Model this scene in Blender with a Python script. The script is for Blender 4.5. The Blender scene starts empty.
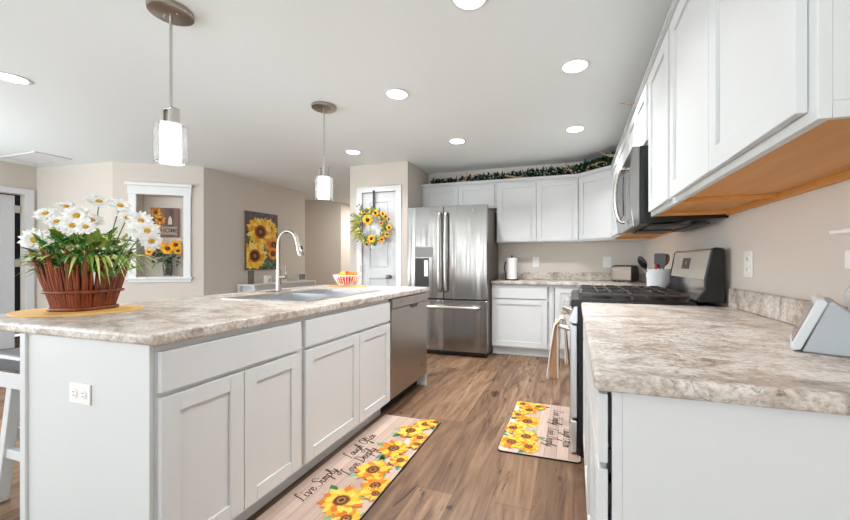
import bpy, bmesh, math, random
from mathutils import Vector, Matrix
S = bpy.context.scene
C = S.collection
rng = random.Random(7)
PI = math.pi

# ------------------------------------------------------------------ camera, world, light, exposure
PX0, HY, F, YAW, CH = 458.0, 262.0, 364.92, math.radians(17.634), 1.148
cd = bpy.data.cameras.new('camera'); cam = bpy.data.objects.new('camera', cd); C.objects.link(cam)
cam.location = (0, 0, CH); cam.rotation_euler = (PI/2, 0, YAW)
cd.sensor_width = 36; cd.lens = F/850*36
cd.shift_x = (425-PX0)/850; cd.shift_y = (HY-260)/850
cd.clip_start = 0.05
S.camera = cam
S.view_settings.view_transform = 'Standard'; S.view_settings.look = 'None'
S.view_settings.gamma = 1; S.view_settings.use_curve_mapping = False
S.view_settings.exposure = 0.52
w = bpy.data.worlds.new('sky'); S.world = w; w.use_nodes = True
w.node_tree.nodes['Background'].inputs[0].default_value = (.80, .88, 1, 1)
w.node_tree.nodes['Background'].inputs[1].default_value = 1.0

def area(name, loc, rot, sx, sy, power, col):
    l = bpy.data.lights.new(name, 'AREA'); l.shape = 'RECTANGLE'; l.size = sx; l.size_y = sy
    l.energy = power; l.color = col
    o = bpy.data.objects.new(name, l); C.objects.link(o); o.location = loc; o.rotation_euler = rot
    return o
# daylight lamps in unseen windows behind and left, tilted up to brighten the ceiling
RW = [(-5.6, -4.55), (-3.85, -2.8), (-2.1, -1.05), (-.5, .5)]      # unseen rear windows, left to right, split by piers to band the steel reflections
LW = [(-2.1, -.75), (-.45, .9)]                                   # left windows
for a_, b_ in RW: area('daylight_rear', ((a_+b_)/2, -3.55, 1.28), (PI*.79, 0, 0), b_-a_-.1, 1.75, 34, (.93, .97, 1))
for a_, b_ in LW: area('daylight_left', (-6.85, (a_+b_)/2, 1.33), (PI*.74, 0, -PI/2), b_-a_-.1, 1.65, 76, (.90, .96, 1))
area('hall_lamp', (-3.9, 7.2, 2.42), (0, 0, 0), .5, .5, 34, (1, .96, .9))
CAN_W, CAN_COL = 11, (.97, .98, 1)

# ------------------------------------------------------------------ pixel helpers (give real places on real planes)
def _ray(px, py):
    u = (px-PX0)/F; v = (HY-py)/F
    return Vector((-math.sin(YAW)+u*math.cos(YAW), math.cos(YAW)+u*math.sin(YAW), v))
def ay(px, py, Y):
    d = _ray(px, py); return Vector((0, 0, CH)) + d*(Y/d.y)
def ax(px, py, X):
    d = _ray(px, py); return Vector((0, 0, CH)) + d*(X/d.x)

# ------------------------------------------------------------------ materials
def hexc(h):
    h = h.lstrip('#'); r = []
    for i in (0, 2, 4):
        c = int(h[i:i+2], 16)/255
        r.append(c/12.92 if c <= .04045 else ((c+.055)/1.055)**2.4)
    return (*r, 1)
def hexl(*hs): return [hexc(h) for h in hs]
def mat(name, col, rough=.5, metal=0, spec=.5, bump=0, bscale=200, trans=0, emit=0, ecol=None, coat=0):
    m = bpy.data.materials.new(name); m.use_nodes = True
    nt = m.node_tree; b = nt.nodes['Principled BSDF']
    c = hexc(col) if isinstance(col, str) else (*col, 1)[:4]
    b.inputs['Base Color'].default_value = c; b.inputs['Roughness'].default_value = rough
    b.inputs['Metallic'].default_value = metal; b.inputs['Specular IOR Level'].default_value = spec
    b.inputs['Transmission Weight'].default_value = trans; b.inputs['Coat Weight'].default_value = coat
    if emit:
        b.inputs['Emission Color'].default_value = ecol or c; b.inputs['Emission Strength'].default_value = emit
    if bump:
        tc = nt.nodes.new('ShaderNodeTexCoord'); n = nt.nodes.new('ShaderNodeTexNoise')
        n.inputs['Scale'].default_value = bscale; n.inputs['Detail'].default_value = 3
        bp = nt.nodes.new('ShaderNodeBump'); bp.inputs['Strength'].default_value = bump; bp.inputs['Distance'].default_value = .002
        nt.links.new(tc.outputs['Object'], n.inputs['Vector']); nt.links.new(n.outputs['Fac'], bp.inputs['Height'])
        nt.links.new(bp.outputs['Normal'], b.inputs['Normal'])
    return m
def ramp(nt, stops):
    r = nt.nodes.new('ShaderNodeValToRGB'); e = r.color_ramp.elements
    while len(e) < len(stops): e.new(.5)
    for i, (p, c) in enumerate(stops):
        e[i].position = p; e[i].color = hexc(c) if isinstance(c, str) else c
    return r
def noise(nt, vec, scale, detail=4, rough=.55, dist=0):
    n = nt.nodes.new('ShaderNodeTexNoise'); n.inputs['Scale'].default_value = scale
    n.inputs['Detail'].default_value = detail; n.inputs['Roughness'].default_value = rough; n.inputs['Distortion'].default_value = dist
    nt.links.new(vec, n.inputs['Vector']); return n
def mapping(nt, out, scale=(1, 1, 1), rot=(0, 0, 0)):
    m = nt.nodes.new('ShaderNodeMapping'); m.inputs['Scale'].default_value = scale; m.inputs['Rotation'].default_value = rot
    nt.links.new(out, m.inputs['Vector']); return m.outputs['Vector']
def mixc(nt, fac, a, b, mode='MIX'):
    m = nt.nodes.new('ShaderNodeMix'); m.data_type = 'RGBA'; m.blend_type = mode
    for s, v in ((m.inputs[0], fac), (m.inputs[6], a), (m.inputs[7], b)):
        if isinstance(v, (int, float)): s.default_value = v
        elif isinstance(v, tuple): s.default_value = v
        else: nt.links.new(v, s)
    return m.outputs[2]

def mat_laminate():
    m = mat('speckled_laminate', '#c9bba9', .32, spec=.45); nt = m.node_tree; b = nt.nodes['Principled BSDF']
    tc = nt.nodes.new('ShaderNodeTexCoord').outputs['Object']
    mv = mapping(nt, tc, (1, 1.45, 1.2), (0, 0, .35))
    n1 = noise(nt, mv, 8, 9, .70, .5)
    r1 = ramp(nt, [(.30, '#7f7872'), (.42, '#b2a599'), (.51, '#d0c7bd'), (.61, '#dedad5'), (.72, '#bfb0a1')])
    nt.links.new(n1.outputs['Fac'], r1.inputs['Fac'])
    n2 = noise(nt, mv, 30, 8, .72, 1.0)
    r2 = ramp(nt, [(.36, (1, 1, 1, 1)), (.45, (0, 0, 0, 1))]); nt.links.new(n2.outputs['Fac'], r2.inputs['Fac'])
    n3 = noise(nt, mv, 5, 3, .5, .5)
    r3 = ramp(nt, [(.38, (0, 0, 0, 1)), (.60, (.95, .95, .95, 1))]); nt.links.new(n3.outputs['Fac'], r3.inputs['Fac'])
    mm = nt.nodes.new('ShaderNodeMath'); mm.operation = 'MULTIPLY'
    nt.links.new(r2.outputs['Color'], mm.inputs[0]); nt.links.new(r3.outputs['Color'], mm.inputs[1])
    c = mixc(nt, mm.outputs[0], r1.outputs['Color'], hexc('#544b46'))
    n4 = noise(nt, mv, 80, 4, .6)
    r4 = ramp(nt, [(.36, '#b9aea4'), (.55, '#ffffff')]); nt.links.new(n4.outputs['Fac'], r4.inputs['Fac'])
    c = mixc(nt, .6, c, r4.outputs['Color'], 'MULTIPLY')
    nt.links.new(c, b.inputs['Base Color']); return m
def mat_floor():
    m = mat('oak_planks', '#9a7456', .42, spec=.4); nt = m.node_tree; b = nt.nodes['Principled BSDF']
    tc = nt.nodes.new('ShaderNodeTexCoord').outputs['Object']
    mv = mapping(nt, tc, (1, 1, 1), (0, 0, PI/2))
    br = nt.nodes.new('ShaderNodeTexBrick'); nt.links.new(mv, br.inputs['Vector'])
    br.inputs['Scale'].default_value = 1; br.inputs['Brick Width'].default_value = 1.25; br.inputs['Row Height'].default_value = .19
    br.inputs['Mortar Size'].default_value = .0012; br.inputs['Mortar Smooth'].default_value = .2; br.inputs['Bias'].default_value = 0
    br.offset = .37; br.offset_frequency = 2
    br.inputs['Color1'].default_value = hexc('#6f5643'); br.inputs['Color2'].default_value = hexc('#8d735c'); br.inputs['Mortar'].default_value = hexc('#4e3a2a')
    # per-plank offset of the grain
    sep = nt.nodes.new('ShaderNodeSeparateXYZ'); nt.links.new(tc, sep.inputs[0])
    fl = nt.nodes.new('ShaderNodeMath'); fl.operation = 'DIVIDE'; fl.inputs[1].default_value = .19; nt.links.new(sep.outputs['X'], fl.inputs[0])
    f2 = nt.nodes.new('ShaderNodeMath'); f2.operation = 'FLOOR'; nt.links.new(fl.outputs[0], f2.inputs[0])
    f3 = nt.nodes.new('ShaderNodeMath'); f3.operation = 'MULTIPLY'; f3.inputs[1].default_value = 3.71; nt.links.new(f2.outputs[0], f3.inputs[0])
    ad = nt.nodes.new('ShaderNodeMath'); nt.links.new(sep.outputs['Y'], ad.inputs[0]); nt.links.new(f3.outputs[0], ad.inputs[1])
    cb = nt.nodes.new('ShaderNodeCombineXYZ'); nt.links.new(sep.outputs['X'], cb.inputs[0]); nt.links.new(ad.outputs[0], cb.inputs[1]); nt.links.new(f2.outputs[0], cb.inputs[2])
    g1 = noise(nt, mapping(nt, cb.outputs[0], (7, .8, 1)), 1.6, 6, .6, 1.8)
    r1 = ramp(nt, [(.28, '#7f6a5b'), (.46, '#d2c6b9'), (.66, '#ffffff')]); nt.links.new(g1.outputs['Fac'], r1.inputs['Fac'])
    c = mixc(nt, .85, br.outputs['Color'], r1.outputs['Color'], 'MULTIPLY')
    g2 = noise(nt, mapping(nt, cb.outputs[0], (70, 3.5, 1)), 1, 4, .6)
    r2 = ramp(nt, [(.32, '#9c8878'), (.6, '#ffffff')]); nt.links.new(g2.outputs['Fac'], r2.inputs['Fac'])
    c = mixc(nt, .4, c, r2.outputs['Color'], 'MULTIPLY')
    g3 = noise(nt, mapping(nt, cb.outputs[0], (6, 1.6, 1)), 1.1, 3, .5, 2.5)   # dark knots and cracks
    r3 = ramp(nt, [(.315, '#3a291d'), (.375, '#ffffff')]); nt.links.new(g3.outputs['Fac'], r3.inputs['Fac'])
    c = mixc(nt, .8, c, r3.outputs['Color'], 'MULTIPLY')
    c = mixc(nt, 1.0, c, (1.18, 1.17, 1.15, 1), 'MULTIPLY')
    nt.links.new(c, b.inputs['Base Color'])
    rr = ramp(nt, [(.3, (.5, .5, .5, 1)), (.7, (.34, .34, .34, 1))]); nt.links.new(g1.outputs['Fac'], rr.inputs['Fac'])
    nt.links.new(rr.outputs['Color'], b.inputs['Roughness'])
    return m
def mat_steel(name, col, rough, axis='z', wob=.0):
    m = mat(name, col, rough, 1); nt = m.node_tree; b = nt.nodes['Principled BSDF']
    tc = nt.nodes.new('ShaderNodeTexCoord').outputs['Object']
    sc = {'z': (260, 260, 2), 'x': (2, 260, 260), 'y': (260, 2, 260)}[axis]
    n = noise(nt, mapping(nt, tc, sc), 1, 2, .5)
    rr = ramp(nt, [(.3, (rough*.94,)*3+(1,)), (.7, (rough*1.06,)*3+(1,))]); nt.links.new(n.outputs['Fac'], rr.inputs['Fac'])
    nt.links.new(rr.outputs['Color'], b.inputs['Roughness'])
    if wob:
        n2 = noise(nt, mapping(nt, tc, (5, 5, .35)), 1, 2, .5)
        bp = nt.nodes.new('ShaderNodeBump'); bp.inputs['Strength'].default_value = wob; bp.inputs['Distance'].default_value = .05
        nt.links.new(n2.outputs['Fac'], bp.inputs['Height']); nt.links.new(bp.outputs['Normal'], b.inputs['Normal'])
    return m
def mat_attr(name, rough=.6, spec=.3):
    m = mat(name, '#ffffff', rough, spec=spec); nt = m.node_tree
    a = nt.nodes.new('ShaderNodeAttribute'); a.attribute_name = 'Col'
    nt.links.new(a.outputs['Color'], nt.nodes['Principled BSDF'].inputs['Base Color']); return m
def mat_grain(name, c0, c1, rough, scale=(3, 40, 40)):
    m = mat(name, c0, rough); nt = m.node_tree
    tc = nt.nodes.new('ShaderNodeTexCoord').outputs['Object']
    n = noise(nt, mapping(nt, tc, scale), 1, 4, .6)
    r = ramp(nt, [(.3, c0), (.7, c1)]); nt.links.new(n.outputs['Fac'], r.inputs['Fac'])
    nt.links.new(r.outputs['Color'], nt.nodes['Principled BSDF'].inputs['Base Color']); return m

def mat_glass():
    m = bpy.data.materials.new('clear_glass'); m.use_nodes = True; nt = m.node_tree; nt.nodes.remove(nt.nodes['Principled BSDF'])
    out = nt.nodes['Material Output']; tr = nt.nodes.new('ShaderNodeBsdfTransparent'); gl = nt.nodes.new('ShaderNodeBsdfGlossy'); tl = nt.nodes.new('ShaderNodeBsdfTranslucent')
    tr.inputs[0].default_value = (.95, .97, .97, 1); gl.inputs['Roughness'].default_value = .03; tl.inputs[0].default_value = (.95, .95, .95, 1)
    fr = nt.nodes.new('ShaderNodeFresnel'); fr.inputs[0].default_value = 1.45
    m1 = nt.nodes.new('ShaderNodeMixShader'); m1.inputs[0].default_value = .20; m2 = nt.nodes.new('ShaderNodeMixShader')
    nt.links.new(tr.outputs[0], m1.inputs[1]); nt.links.new(tl.outputs[0], m1.inputs[2])
    nt.links.new(fr.outputs[0], m2.inputs[0]); nt.links.new(m1.outputs[0], m2.inputs[1]); nt.links.new(gl.outputs[0], m2.inputs[2])
    nt.links.new(m2.outputs[0], out.inputs[0]); return m
M = dict(
    wall=mat('beige_wall_paint', '#d4ccc3', .8, spec=.2, bump=.05, bscale=350),
    ceil=mat('ceiling_paint', '#f2f9fa', .9, spec=.1, bump=.12, bscale=120),
    white=mat('white_cabinet_paint', '#d5d7d7', .40, spec=.3),
    trim=mat('white_trim_paint', '#e6e7e8', .4),
    plastic=mat('white_plastic', '#ecebe8', .35),
    lam=mat_laminate(), floor=mat_floor(),
    rawwood=mat_grain('raw_maple_underside', '#c98a45', '#d69a55', .5, (30, 2, 30)),
    steel=mat_steel('brushed_steel', '#979592', .20, 'z', .25),
    steel_y=mat_steel('brushed_steel_flat', '#efe8de', .5, 'y'), steel_b=mat_steel('bright_brushed_steel', '#dfe3e8', .40, 'z'),
    steel_dw=mat_steel('brushed_steel_warm', '#a89e94', .30, 'z', .03),
    canopy=mat_steel('brushed_nickel_canopy', '#a79e95', .34, 'x'), faucet=mat_steel('faucet_steel', '#b0aaa3', .2, 'z'),
    steel_t=mat_steel('toaster_steel', '#7a7067', .36, 'z'),
    satin=mat_steel('satin_nickel', '#cbc7c2', .26, 'z'),
    nickel=mat('dark_nickel', '#8d8279', .3, 1),
    chrome=mat('chrome', '#d8d8d8', .12, 1),
    sinksteel=mat_steel('sink_steel', '#c9ccd0', .3, 'x'),
    black=mat('black_enamel', '#0b0b0c', .28),
    blackm=mat('matt_black_iron', '#1c1919', .5, bump=.1), iron=mat('brown_black_cast_iron', '#2f2825', .36, spec=.7),
    blackgl=mat('black_glass', '#060607', .06),
    darkgrey=mat('dark_grey_plastic', '#2c2a29', .45),
    grey=mat('grey_plastic', '#7d7c7a', .4),
    fridge_side=mat('fridge_side_paint', '#5b524b', .4, .2),
    shadow=mat('room_beyond_shade', '#2a2826', .9),
    frost=mat('lit_frosted_glass', '#ffffff', .5, emit=5, ecol=(1, .97, .92, 1)),
    lens=mat('lit_lens', '#ffffff', .5, emit=8, ecol=(1, .98, .95, 1)),
    glass=mat_glass(),
    paper=mat('white_paper', '#efeeec', .9, spec=.1, bump=.3, bscale=120),
    ceramic=mat('white_ceramic', '#e6e8ea', .2),
    palegrey=mat('pale_grey_plastic', '#c6cacc', .4), fabric=mat('grey_speaker_fabric', '#aeb4b8', .9, spec=.1, bump=.5, bscale=900),
    leather=mat('grey_leather', '#4c4d50', .38, bump=.2, bscale=120),
    twig=mat_grain('red_brown_twig', '#5e2410', '#984a20', .5, (40, 40, 4)),
    mat_straw=mat('yellow_placemat', '#dcae62', .7, bump=.4, bscale=400),
    petal=mat_attr('petals'), leaf=mat_attr('leaves', .5), prnt=mat_attr('printed_surface', .55),
    antler=mat_grain('antler_bone', '#b79b77', '#8d6f50', .5, (20, 20, 20)),
    orange=mat('orange_peel', '#ef7a1c', .4, bump=.4, bscale=200),
    redf=mat('red_peel', '#d8321e', .35), yelf=mat('yellow_peel', '#f2b12c', .4),
    wood=mat_grain('brown_wood', '#6d4a30', '#8d6644', .5), rubber=mat('black_rubber', '#101010', .7),
    towel=mat_attr('towel_cloth', .95, .1), red=mat('red_plastic', '#c03038', .4),
    screen=mat_grain('dark_screen', '#5b5048', '#7b6f66', .12, (6, 6, 6)),
    glassgreen=mat('green_tinted_glass', '#bccbb0', .15), door=mat('white_door_paint', '#d0d2d4', .4),
    mirror=mat('polished_steel', '#c9c2b8', .2, 1),
)

# ------------------------------------------------------------------ mesh builder
class MB:
    def __init__(s): s.v = []; s.f = []; s.c = []; s.m = []; s.col = (1, 1, 1, 1); s.mi = 0
    def add(s, vs, fs):
        o = len(s.v); s.v += [Vector(v) for v in vs]
        for f in fs: s.f.append([o+i for i in f]); s.c.append(s.col); s.m.append(s.mi)
    def box(s, x0, x1, y0, y1, z0, z1, T=None):
        vs = [(x, y, z) for z in (z0, z1) for y in (y0, y1) for x in (x0, x1)]
        if T: vs = [T(*v) for v in vs]
        s.add(vs, [(0, 2, 3, 1), (4, 5, 7, 6), (0, 1, 5, 4), (2, 6, 7, 3), (0, 4, 6, 2), (1, 3, 7, 5)])
        return s
    def prism(s, poly, a, b, T):
        n = len(poly); vs = [T(u, v, a) for u, v in poly]+[T(u, v, b) for u, v in poly]
        s.add(vs, [list(range(n))[::-1], list(range(n, 2*n))]+[(i, (i+1) % n, n+(i+1) % n, n+i) for i in range(n)])
        return s
    def tube(s, pts, r, n=10, closed=False, cap=True, flat=None):
        pts = [Vector(p) for p in pts]; k = len(pts)
        rs = r if isinstance(r, (list, tuple)) else [r]*k
        t0 = (pts[1]-pts[0]).normalized()
        up = Vector((0, 0, 1)) if abs(t0.z) < .9 else Vector((1, 0, 0))
        N = (up-t0*up.dot(t0)).normalized(); vs = []
        for i, p in enumerate(pts):
            if closed: t = (pts[(i+1) % k]-pts[i-1]).normalized()
            else: t = (pts[min(i+1, k-1)]-pts[max(i-1, 0)]).normalized()
            N = (N-t*N.dot(t)).normalized(); B = t.cross(N)
            for j in range(n):
                a = 2*PI*j/n; vs.append(p+N*math.cos(a)*rs[i]*(flat or 1)+B*math.sin(a)*rs[i])
        fs = []
        for i in range(k if closed else k-1):
            for j in range(n):
                a = i*n+j; b = i*n+(j+1) % n; c = ((i+1) % k)*n+(j+1) % n; d = ((i+1) % k)*n+j
                fs.append((a, b, c, d))
        if cap and not closed: fs += [list(range(n))[::-1], list(range((k-1)*n, k*n))]
        s.add(vs, fs); return s
    def cyl(s, p0, p1, r, r2=None, n=20): return s.tube([p0, p1], [r, r if r2 is None else r2], n)
    def lathe(s, prof, c=(0, 0, 0), n=24, T=None, sx=1, sy=1):
        vs = []; k = len(prof)
        for r, z in prof:
            for j in range(n):
                a = 2*PI*j/n; p = (c[0]+r*math.cos(a)*sx, c[1]+r*math.sin(a)*sy, c[2]+z)
                vs.append(T(*p) if T else p)
        fs = [(i*n+j, i*n+(j+1) % n, (i+1)*n+(j+1) % n, (i+1)*n+j) for i in range(k-1) for j in range(n)]
        if prof[0][0] > 1e-5: fs.append(list(range(n))[::-1])
        if prof[-1][0] > 1e-5: fs.append(list(range((k-1)*n, k*n)))
        s.add(vs, fs); return s
    def ball(s, c, r, n=14, sz=1):
        return s.lathe([(max(r*math.sin(PI*i/8), 1e-6), -r*sz*math.cos(PI*i/8)) for i in range(9)], c, n)
    def strip(s, pts, side, ws):           # a leaf or petal: centre line with half widths along 'side'
        vs = []
        for p, w_ in zip(pts, ws): vs += [Vector(p)-side*w_, Vector(p)+side*w_]
        s.add(vs, [(2*i, 2*i+1, 2*i+3, 2*i+2) for i in range(len(pts)-1)]); return s
    def mesh(s, name, mats, off, smooth, closed):
        me = bpy.data.meshes.new(name)
        me.from_pydata([tuple(v-off) for v in s.v], [], s.f)
        for m_ in (mats if isinstance(mats, (list, tuple)) else [mats]): me.materials.append(M[m_])
        if any(s.m):
            for p, i in zip(me.polygons, s.m): p.material_index = i
        if any(c != (1, 1, 1, 1) for c in s.c):
            at = me.color_attributes.new('Col', 'FLOAT_COLOR', 'CORNER')
            for p, c in zip(me.polygons, s.c):
                for li in p.loop_indices: at.data[li].color = c
        if closed:
            bm = bmesh.new(); bm.from_mesh(me); bmesh.ops.remove_doubles(bm, verts=bm.verts, dist=1e-6)
            bmesh.ops.recalc_face_normals(bm, faces=bm.faces); bm.to_mesh(me); bm.free()
        if smooth:
            me.shade_smooth()
            me.set_sharp_from_angle(angle=math.radians(40))
        return me
ORG = {}
def _finish(o, bevel, seg):
    if bevel:
        b = o.modifiers.new('bevel', 'BEVEL'); b.width = bevel; b.segments = seg; b.limit_method = 'ANGLE'; b.angle_limit = math.radians(35)
    return o
def thing(name, label, cat, loc, group=None):
    o = bpy.data.objects.new(name, None); C.objects.link(o); o.location = loc; o.empty_display_size = .05
    o['label'] = label; o['category'] = cat
    if group: o['group'] = group
    ORG[o.name] = Vector(loc); return o
def part(mb, name, mats, parent, bevel=0, smooth=False, seg=2, closed=True, label=None, stuff=False):
    off = ORG[parent.name]
    o = bpy.data.objects.new(name, mb.mesh(name, mats, off, smooth, closed)); C.objects.link(o); o.parent = parent
    ORG[o.name] = off
    if label: o['label'] = label
    if stuff: o['kind'] = 'stuff'
    return _finish(o, bevel, seg)
def solo(mb, name, mats, label, cat, loc, group=None, bevel=0, smooth=False, seg=2, closed=True):
    o = bpy.data.objects.new(name, mb.mesh(name, mats, Vector(loc), smooth, closed)); C.objects.link(o); o.location = loc
    o['label'] = label; o['category'] = cat
    if group: o['group'] = group
    ORG[o.name] = Vector(loc); return _finish(o, bevel, seg)
def struct(mb, name, mats, bevel=0, smooth=False, closed=True):
    o = bpy.data.objects.new(name, mb.mesh(name, mats, Vector((0, 0, 0)), smooth, closed)); C.objects.link(o)
    o['kind'] = 'structure'; ORG[o.name] = Vector((0, 0, 0)); return _finish(o, bevel, 2)
def dup(root, loc, label=None, group=None):
    r = root.copy(); C.objects.link(r); r.location = loc
    if label: r['label'] = label
    if group: r['group'] = group
    for ch in list(root.children):
        c = ch.copy(); C.objects.link(c); c.parent = r
        for g in list(ch.children):
            d = g.copy(); C.objects.link(d); d.parent = c
    return r
def frame(o, u, n):        # local (across, up, out) -> world
    o = Vector(o); u = Vector(u).normalized(); n = Vector(n).normalized()
    return lambda a, b, c: o+u*a+n*c+Vector((0, 0, b))
def catmull(pts, k=5, closed=False):
    pts = [Vector(p) for p in pts]; n = len(pts); out = []
    for i in range(n if closed else n-1):
        if closed: p0, p1, p2, p3 = pts[i-1], pts[i], pts[(i+1) % n], pts[(i+2) % n]
        else: p0, p1, p2, p3 = pts[max(i-1, 0)], pts[i], pts[i+1], pts[min(i+2, n-1)]
        for j in range(k):
            t = j/k
            out.append(.5*((2*p1)+(p2-p0)*t+(2*p0-5*p1+4*p2-p3)*t*t+(3*p1-p0-3*p2+p3)*t**3))
    if not closed: out.append(pts[-1])
    return out

# ------------------------------------------------------------------ structure
CZ = 2.44
mb = MB(); mb.box(-8.2, 1.0, -3.75, 9.4, -.1, 0); struct(mb, 'floor', 'floor')
mb = MB(); mb.box(-8.2, 1.0, -3.75, 9.4, CZ, CZ+.1); struct(mb, 'ceiling', 'ceil')
WR, WB = .79, 4.97
mb = MB(); mb.box(WR, WR+.12, -3.6, WB+.12, 0, CZ); struct(mb, 'wall_right', 'wall')
mb = MB(); mb.box(-2.03, WR, WB, WB+.12, 0, CZ); struct(mb, 'wall_back', 'wall')
# pantry closet: front wall with a door opening and the return beside the refrigerator
PXL, PXR, PY = -2.886, -2.03, 4.26
DL, DR, DT = -2.70, -2.19, 2.07
mb = MB(); mb.box(PXL, DL, PY, PY+.11, 0, CZ); mb.box(DR, PXR, PY, PY+.11, 0, CZ); mb.box(DL, DR, PY, PY+.11, DT, CZ)
struct(mb, 'wall_pantry_front', 'wall')
mb = MB(); mb.box(PXR-.1, PXR, PY+.11, WB+.12, 0, CZ); struct(mb, 'wall_pantry_right', 'wall')
mb = MB(); mb.box(PXL, PXL+.1, PY+.11, 9, 0, CZ); struct(mb, 'wall_pantry_left', 'wall')
mb = MB(); mb.box(PXL+.1, PXR-.1, PY+.9, PY+1, 0, CZ); struct(mb, 'wall_pantry_back', 'wall')
def wallseg(name, p, q, th=.12, z0=0, z1=CZ):
    p = Vector((*p, 0)); q = Vector((*q, 0)); d = (q-p).normalized(); n = Vector((-d.y, d.x, 0))
    mb = MB(); mb.prism([(p.x, p.y), (q.x, q.y), ((q+n*th).x, (q+n*th).y), ((p+n*th).x, (p+n*th).y)], z0, z1, lambda a, b, c: Vector((a, b, c)))
    return struct(mb, name, 'wall')
LX = -6.98
# great room walls on the left, with a door opening and two big windows towards the camera side
NA, NB = Vector((-5.66, 3.13, 0)), Vector((-4.805, 3.684, 0))
wallseg('wall_jog', (LX, 3.0), (-5.66, 3.13))
wallseg('wall_art', (-4.805, 3.684), (-4.74, 5.57))
wallseg('wall_hall_end', (-4.74, 5.57), (-6.6, 5.9))
wallseg('wall_hall', (-6.6, 5.15), (-4.80, 6.75))
wallseg('wall_hall_far', (-4.80, 6.75), (-4.75, 9.2))
mb = MB(); mb.box(-4.9, PXL+.1, 9.2, 9.3, 0, CZ); struct(mb, 'wall_hall_back', 'wall')
# left wall with door 2 and windows
LD0, LD1, LDT = 1.98, 2.895, 2.045
mb = MB()
mb.box(LX-.12, LX, LD1, 3.0, 0, CZ); mb.box(LX-.12, LX, LD0, LD1, LDT, CZ)
mb.box(LX-.12, LX, LW[1][1], LD0, 0, CZ); mb.box(LX-.12, LX, LW[0][1], LW[1][0], 0, CZ); mb.box(LX-.12, LX, -3.6, LW[0][0], 0, CZ)
for a, b in LW: mb.box(LX-.12, LX, a, b, 0, .45); mb.box(LX-.12, LX, a, b, 2.2, CZ)
struct(mb, 'wall_left', 'wall')
mb = MB(); xs = [LX-.12]
for a, b in RW:
    mb.box(xs[-1], a, -3.72, -3.6, 0, CZ); mb.box(a, b, -3.72, -3.6, 0, .35); mb.box(a, b, -3.72, -3.6, 2.2, CZ); xs.append(b)
mb.box(xs[-1], WR+.12, -3.72, -3.6, 0, CZ); struct(mb, 'wall_rear', 'wall')
def window(i, o, u, n, wd, z0, z1):
    T = frame(o, u, n); mb = MB(); e = .05
    mb.box(0, wd, z0, z0+e, -.06, 0, T=lambda a, b, c: T(a, b, c))
    mb.box(0, wd, z1-e, z1, -.06, 0, T=T); mb.box(0, e, z0, z1, -.06, 0, T=T); mb.box(wd-e, wd, z0, z1, -.06, 0, T=T)
    mb.box(0, wd, (z0+z1)/2-.02, (z0+z1)/2+.02, -.05, -.01, T=T)
    return struct(mb, 'window_%d' % i, 'trim')
k = 1
for a, b in LW: window(k, (LX, a, 0), (0, 1, 0), (1, 0, 0), b-a, .45, 2.2); k += 1
for a, b in RW: window(k, (a, -3.6, 0), (1, 0, 0), (0, 1, 0), b-a, .35, 2.2); k += 1
# niche wall: an opening with a shallow recess
nu = (NB-NA).normalized(); nn = Vector((nu.y, -nu.x, 0)); NL = (NB-NA).length
TN = frame(NA, nu, nn)
S0, S1, NZ0, NZ1 = .262, .790, .955, 2.035
mb = MB()
mb.box(0, S0, 0, CZ, -.2, 0, T=TN); mb.box(S1, NL, 0, CZ, -.2, 0, T=TN); mb.box(S0, S1, 0, NZ0, -.2, 0, T=TN); mb.box(S0, S1, NZ1, CZ, -.2, 0, T=TN)
mb.box(S0, S1, NZ0, NZ1, -.2, -.17, T=TN)
struct(mb, 'wall_niche', 'wall')
mb = MB()   # white casing round the niche with a stepped head and a sill
mb.box(S0-.085, S0, NZ0-.01, NZ1, 0, .022, T=TN); mb.box(S1, S1+.085, NZ0-.01, NZ1, 0, .022, T=TN)
mb.box(S0-.095, S1+.095, NZ1, NZ1+.11, 0, .026, T=TN); mb.box(S0-.112, S1+.112, NZ1+.11, NZ1+.15, 0, .055, T=TN)
mb.box(S0-.11, S1+.11, NZ0-.035, NZ0-.008, 0, .05, T=TN); mb.box(S0-.09, S1+.09, NZ0-.075, NZ0-.035, 0, .02, T=TN)
struct(mb, 'trim_1', 'trim', bevel=.004)
# pantry door casing and door
def casing(name, T, w_, h_, cw=.075):
    mb = MB(); mb.box(-cw, 0, 0, h_+cw, 0, .018, T=T); mb.box(w_, w_+cw, 0, h_+cw, 0, .018, T=T); mb.box(0, w_, h_, h_+cw, 0, .018, T=T)
    return struct(mb, name, 'trim', bevel=.004)
def panel_door(name, T, w_, h_, panels, th=.035):
    mb = MB()
    # leaf built round its sunken panels so the mouldings read
    mb.box(0, w_, 0, h_, -th, -.012, T=T)
    us = sorted({0, w_, *[p[0] for p in panels], *[p[1] for p in panels]})
    vs = sorted({0, h_, *[p[2] for p in panels], *[p[3] for p in panels]})
    for i in range(len(us)-1):
        for j in range(len(vs)-1):
            cu, cv = (us[i]+us[i+1])/2, (vs[j]+vs[j+1])/2
            if not any(p[0] < cu < p[1] and p[2] < cv < p[3] for p in panels): mb.box(us[i], us[i+1], vs[j], vs[j+1], -.012, 0, T=T)
    for a, b, c, d in panels: mb.prism([(a+.03, c+.03), (b-.03, c+.03), (b-.03, d-.03), (a+.03, d-.03)], -.012, -.004, T)
    return struct(mb, name, 'door')
TP = frame((DL, PY, 0), (1, 0, 0), (0, -1, 0))
casing('trim_2', TP, DR-DL, DT)
TPd = frame((DL+.004, PY+.012, .008), (1, 0, 0), (0, -1, 0)); dw_, dh_ = DR-DL-.008, DT-.012
d1 = panel_door('door_1', TPd, dw_, dh_, [(.105, dw_-.105, .22, .93), (.105, dw_-.105, 1.05, 1.93)])
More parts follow.
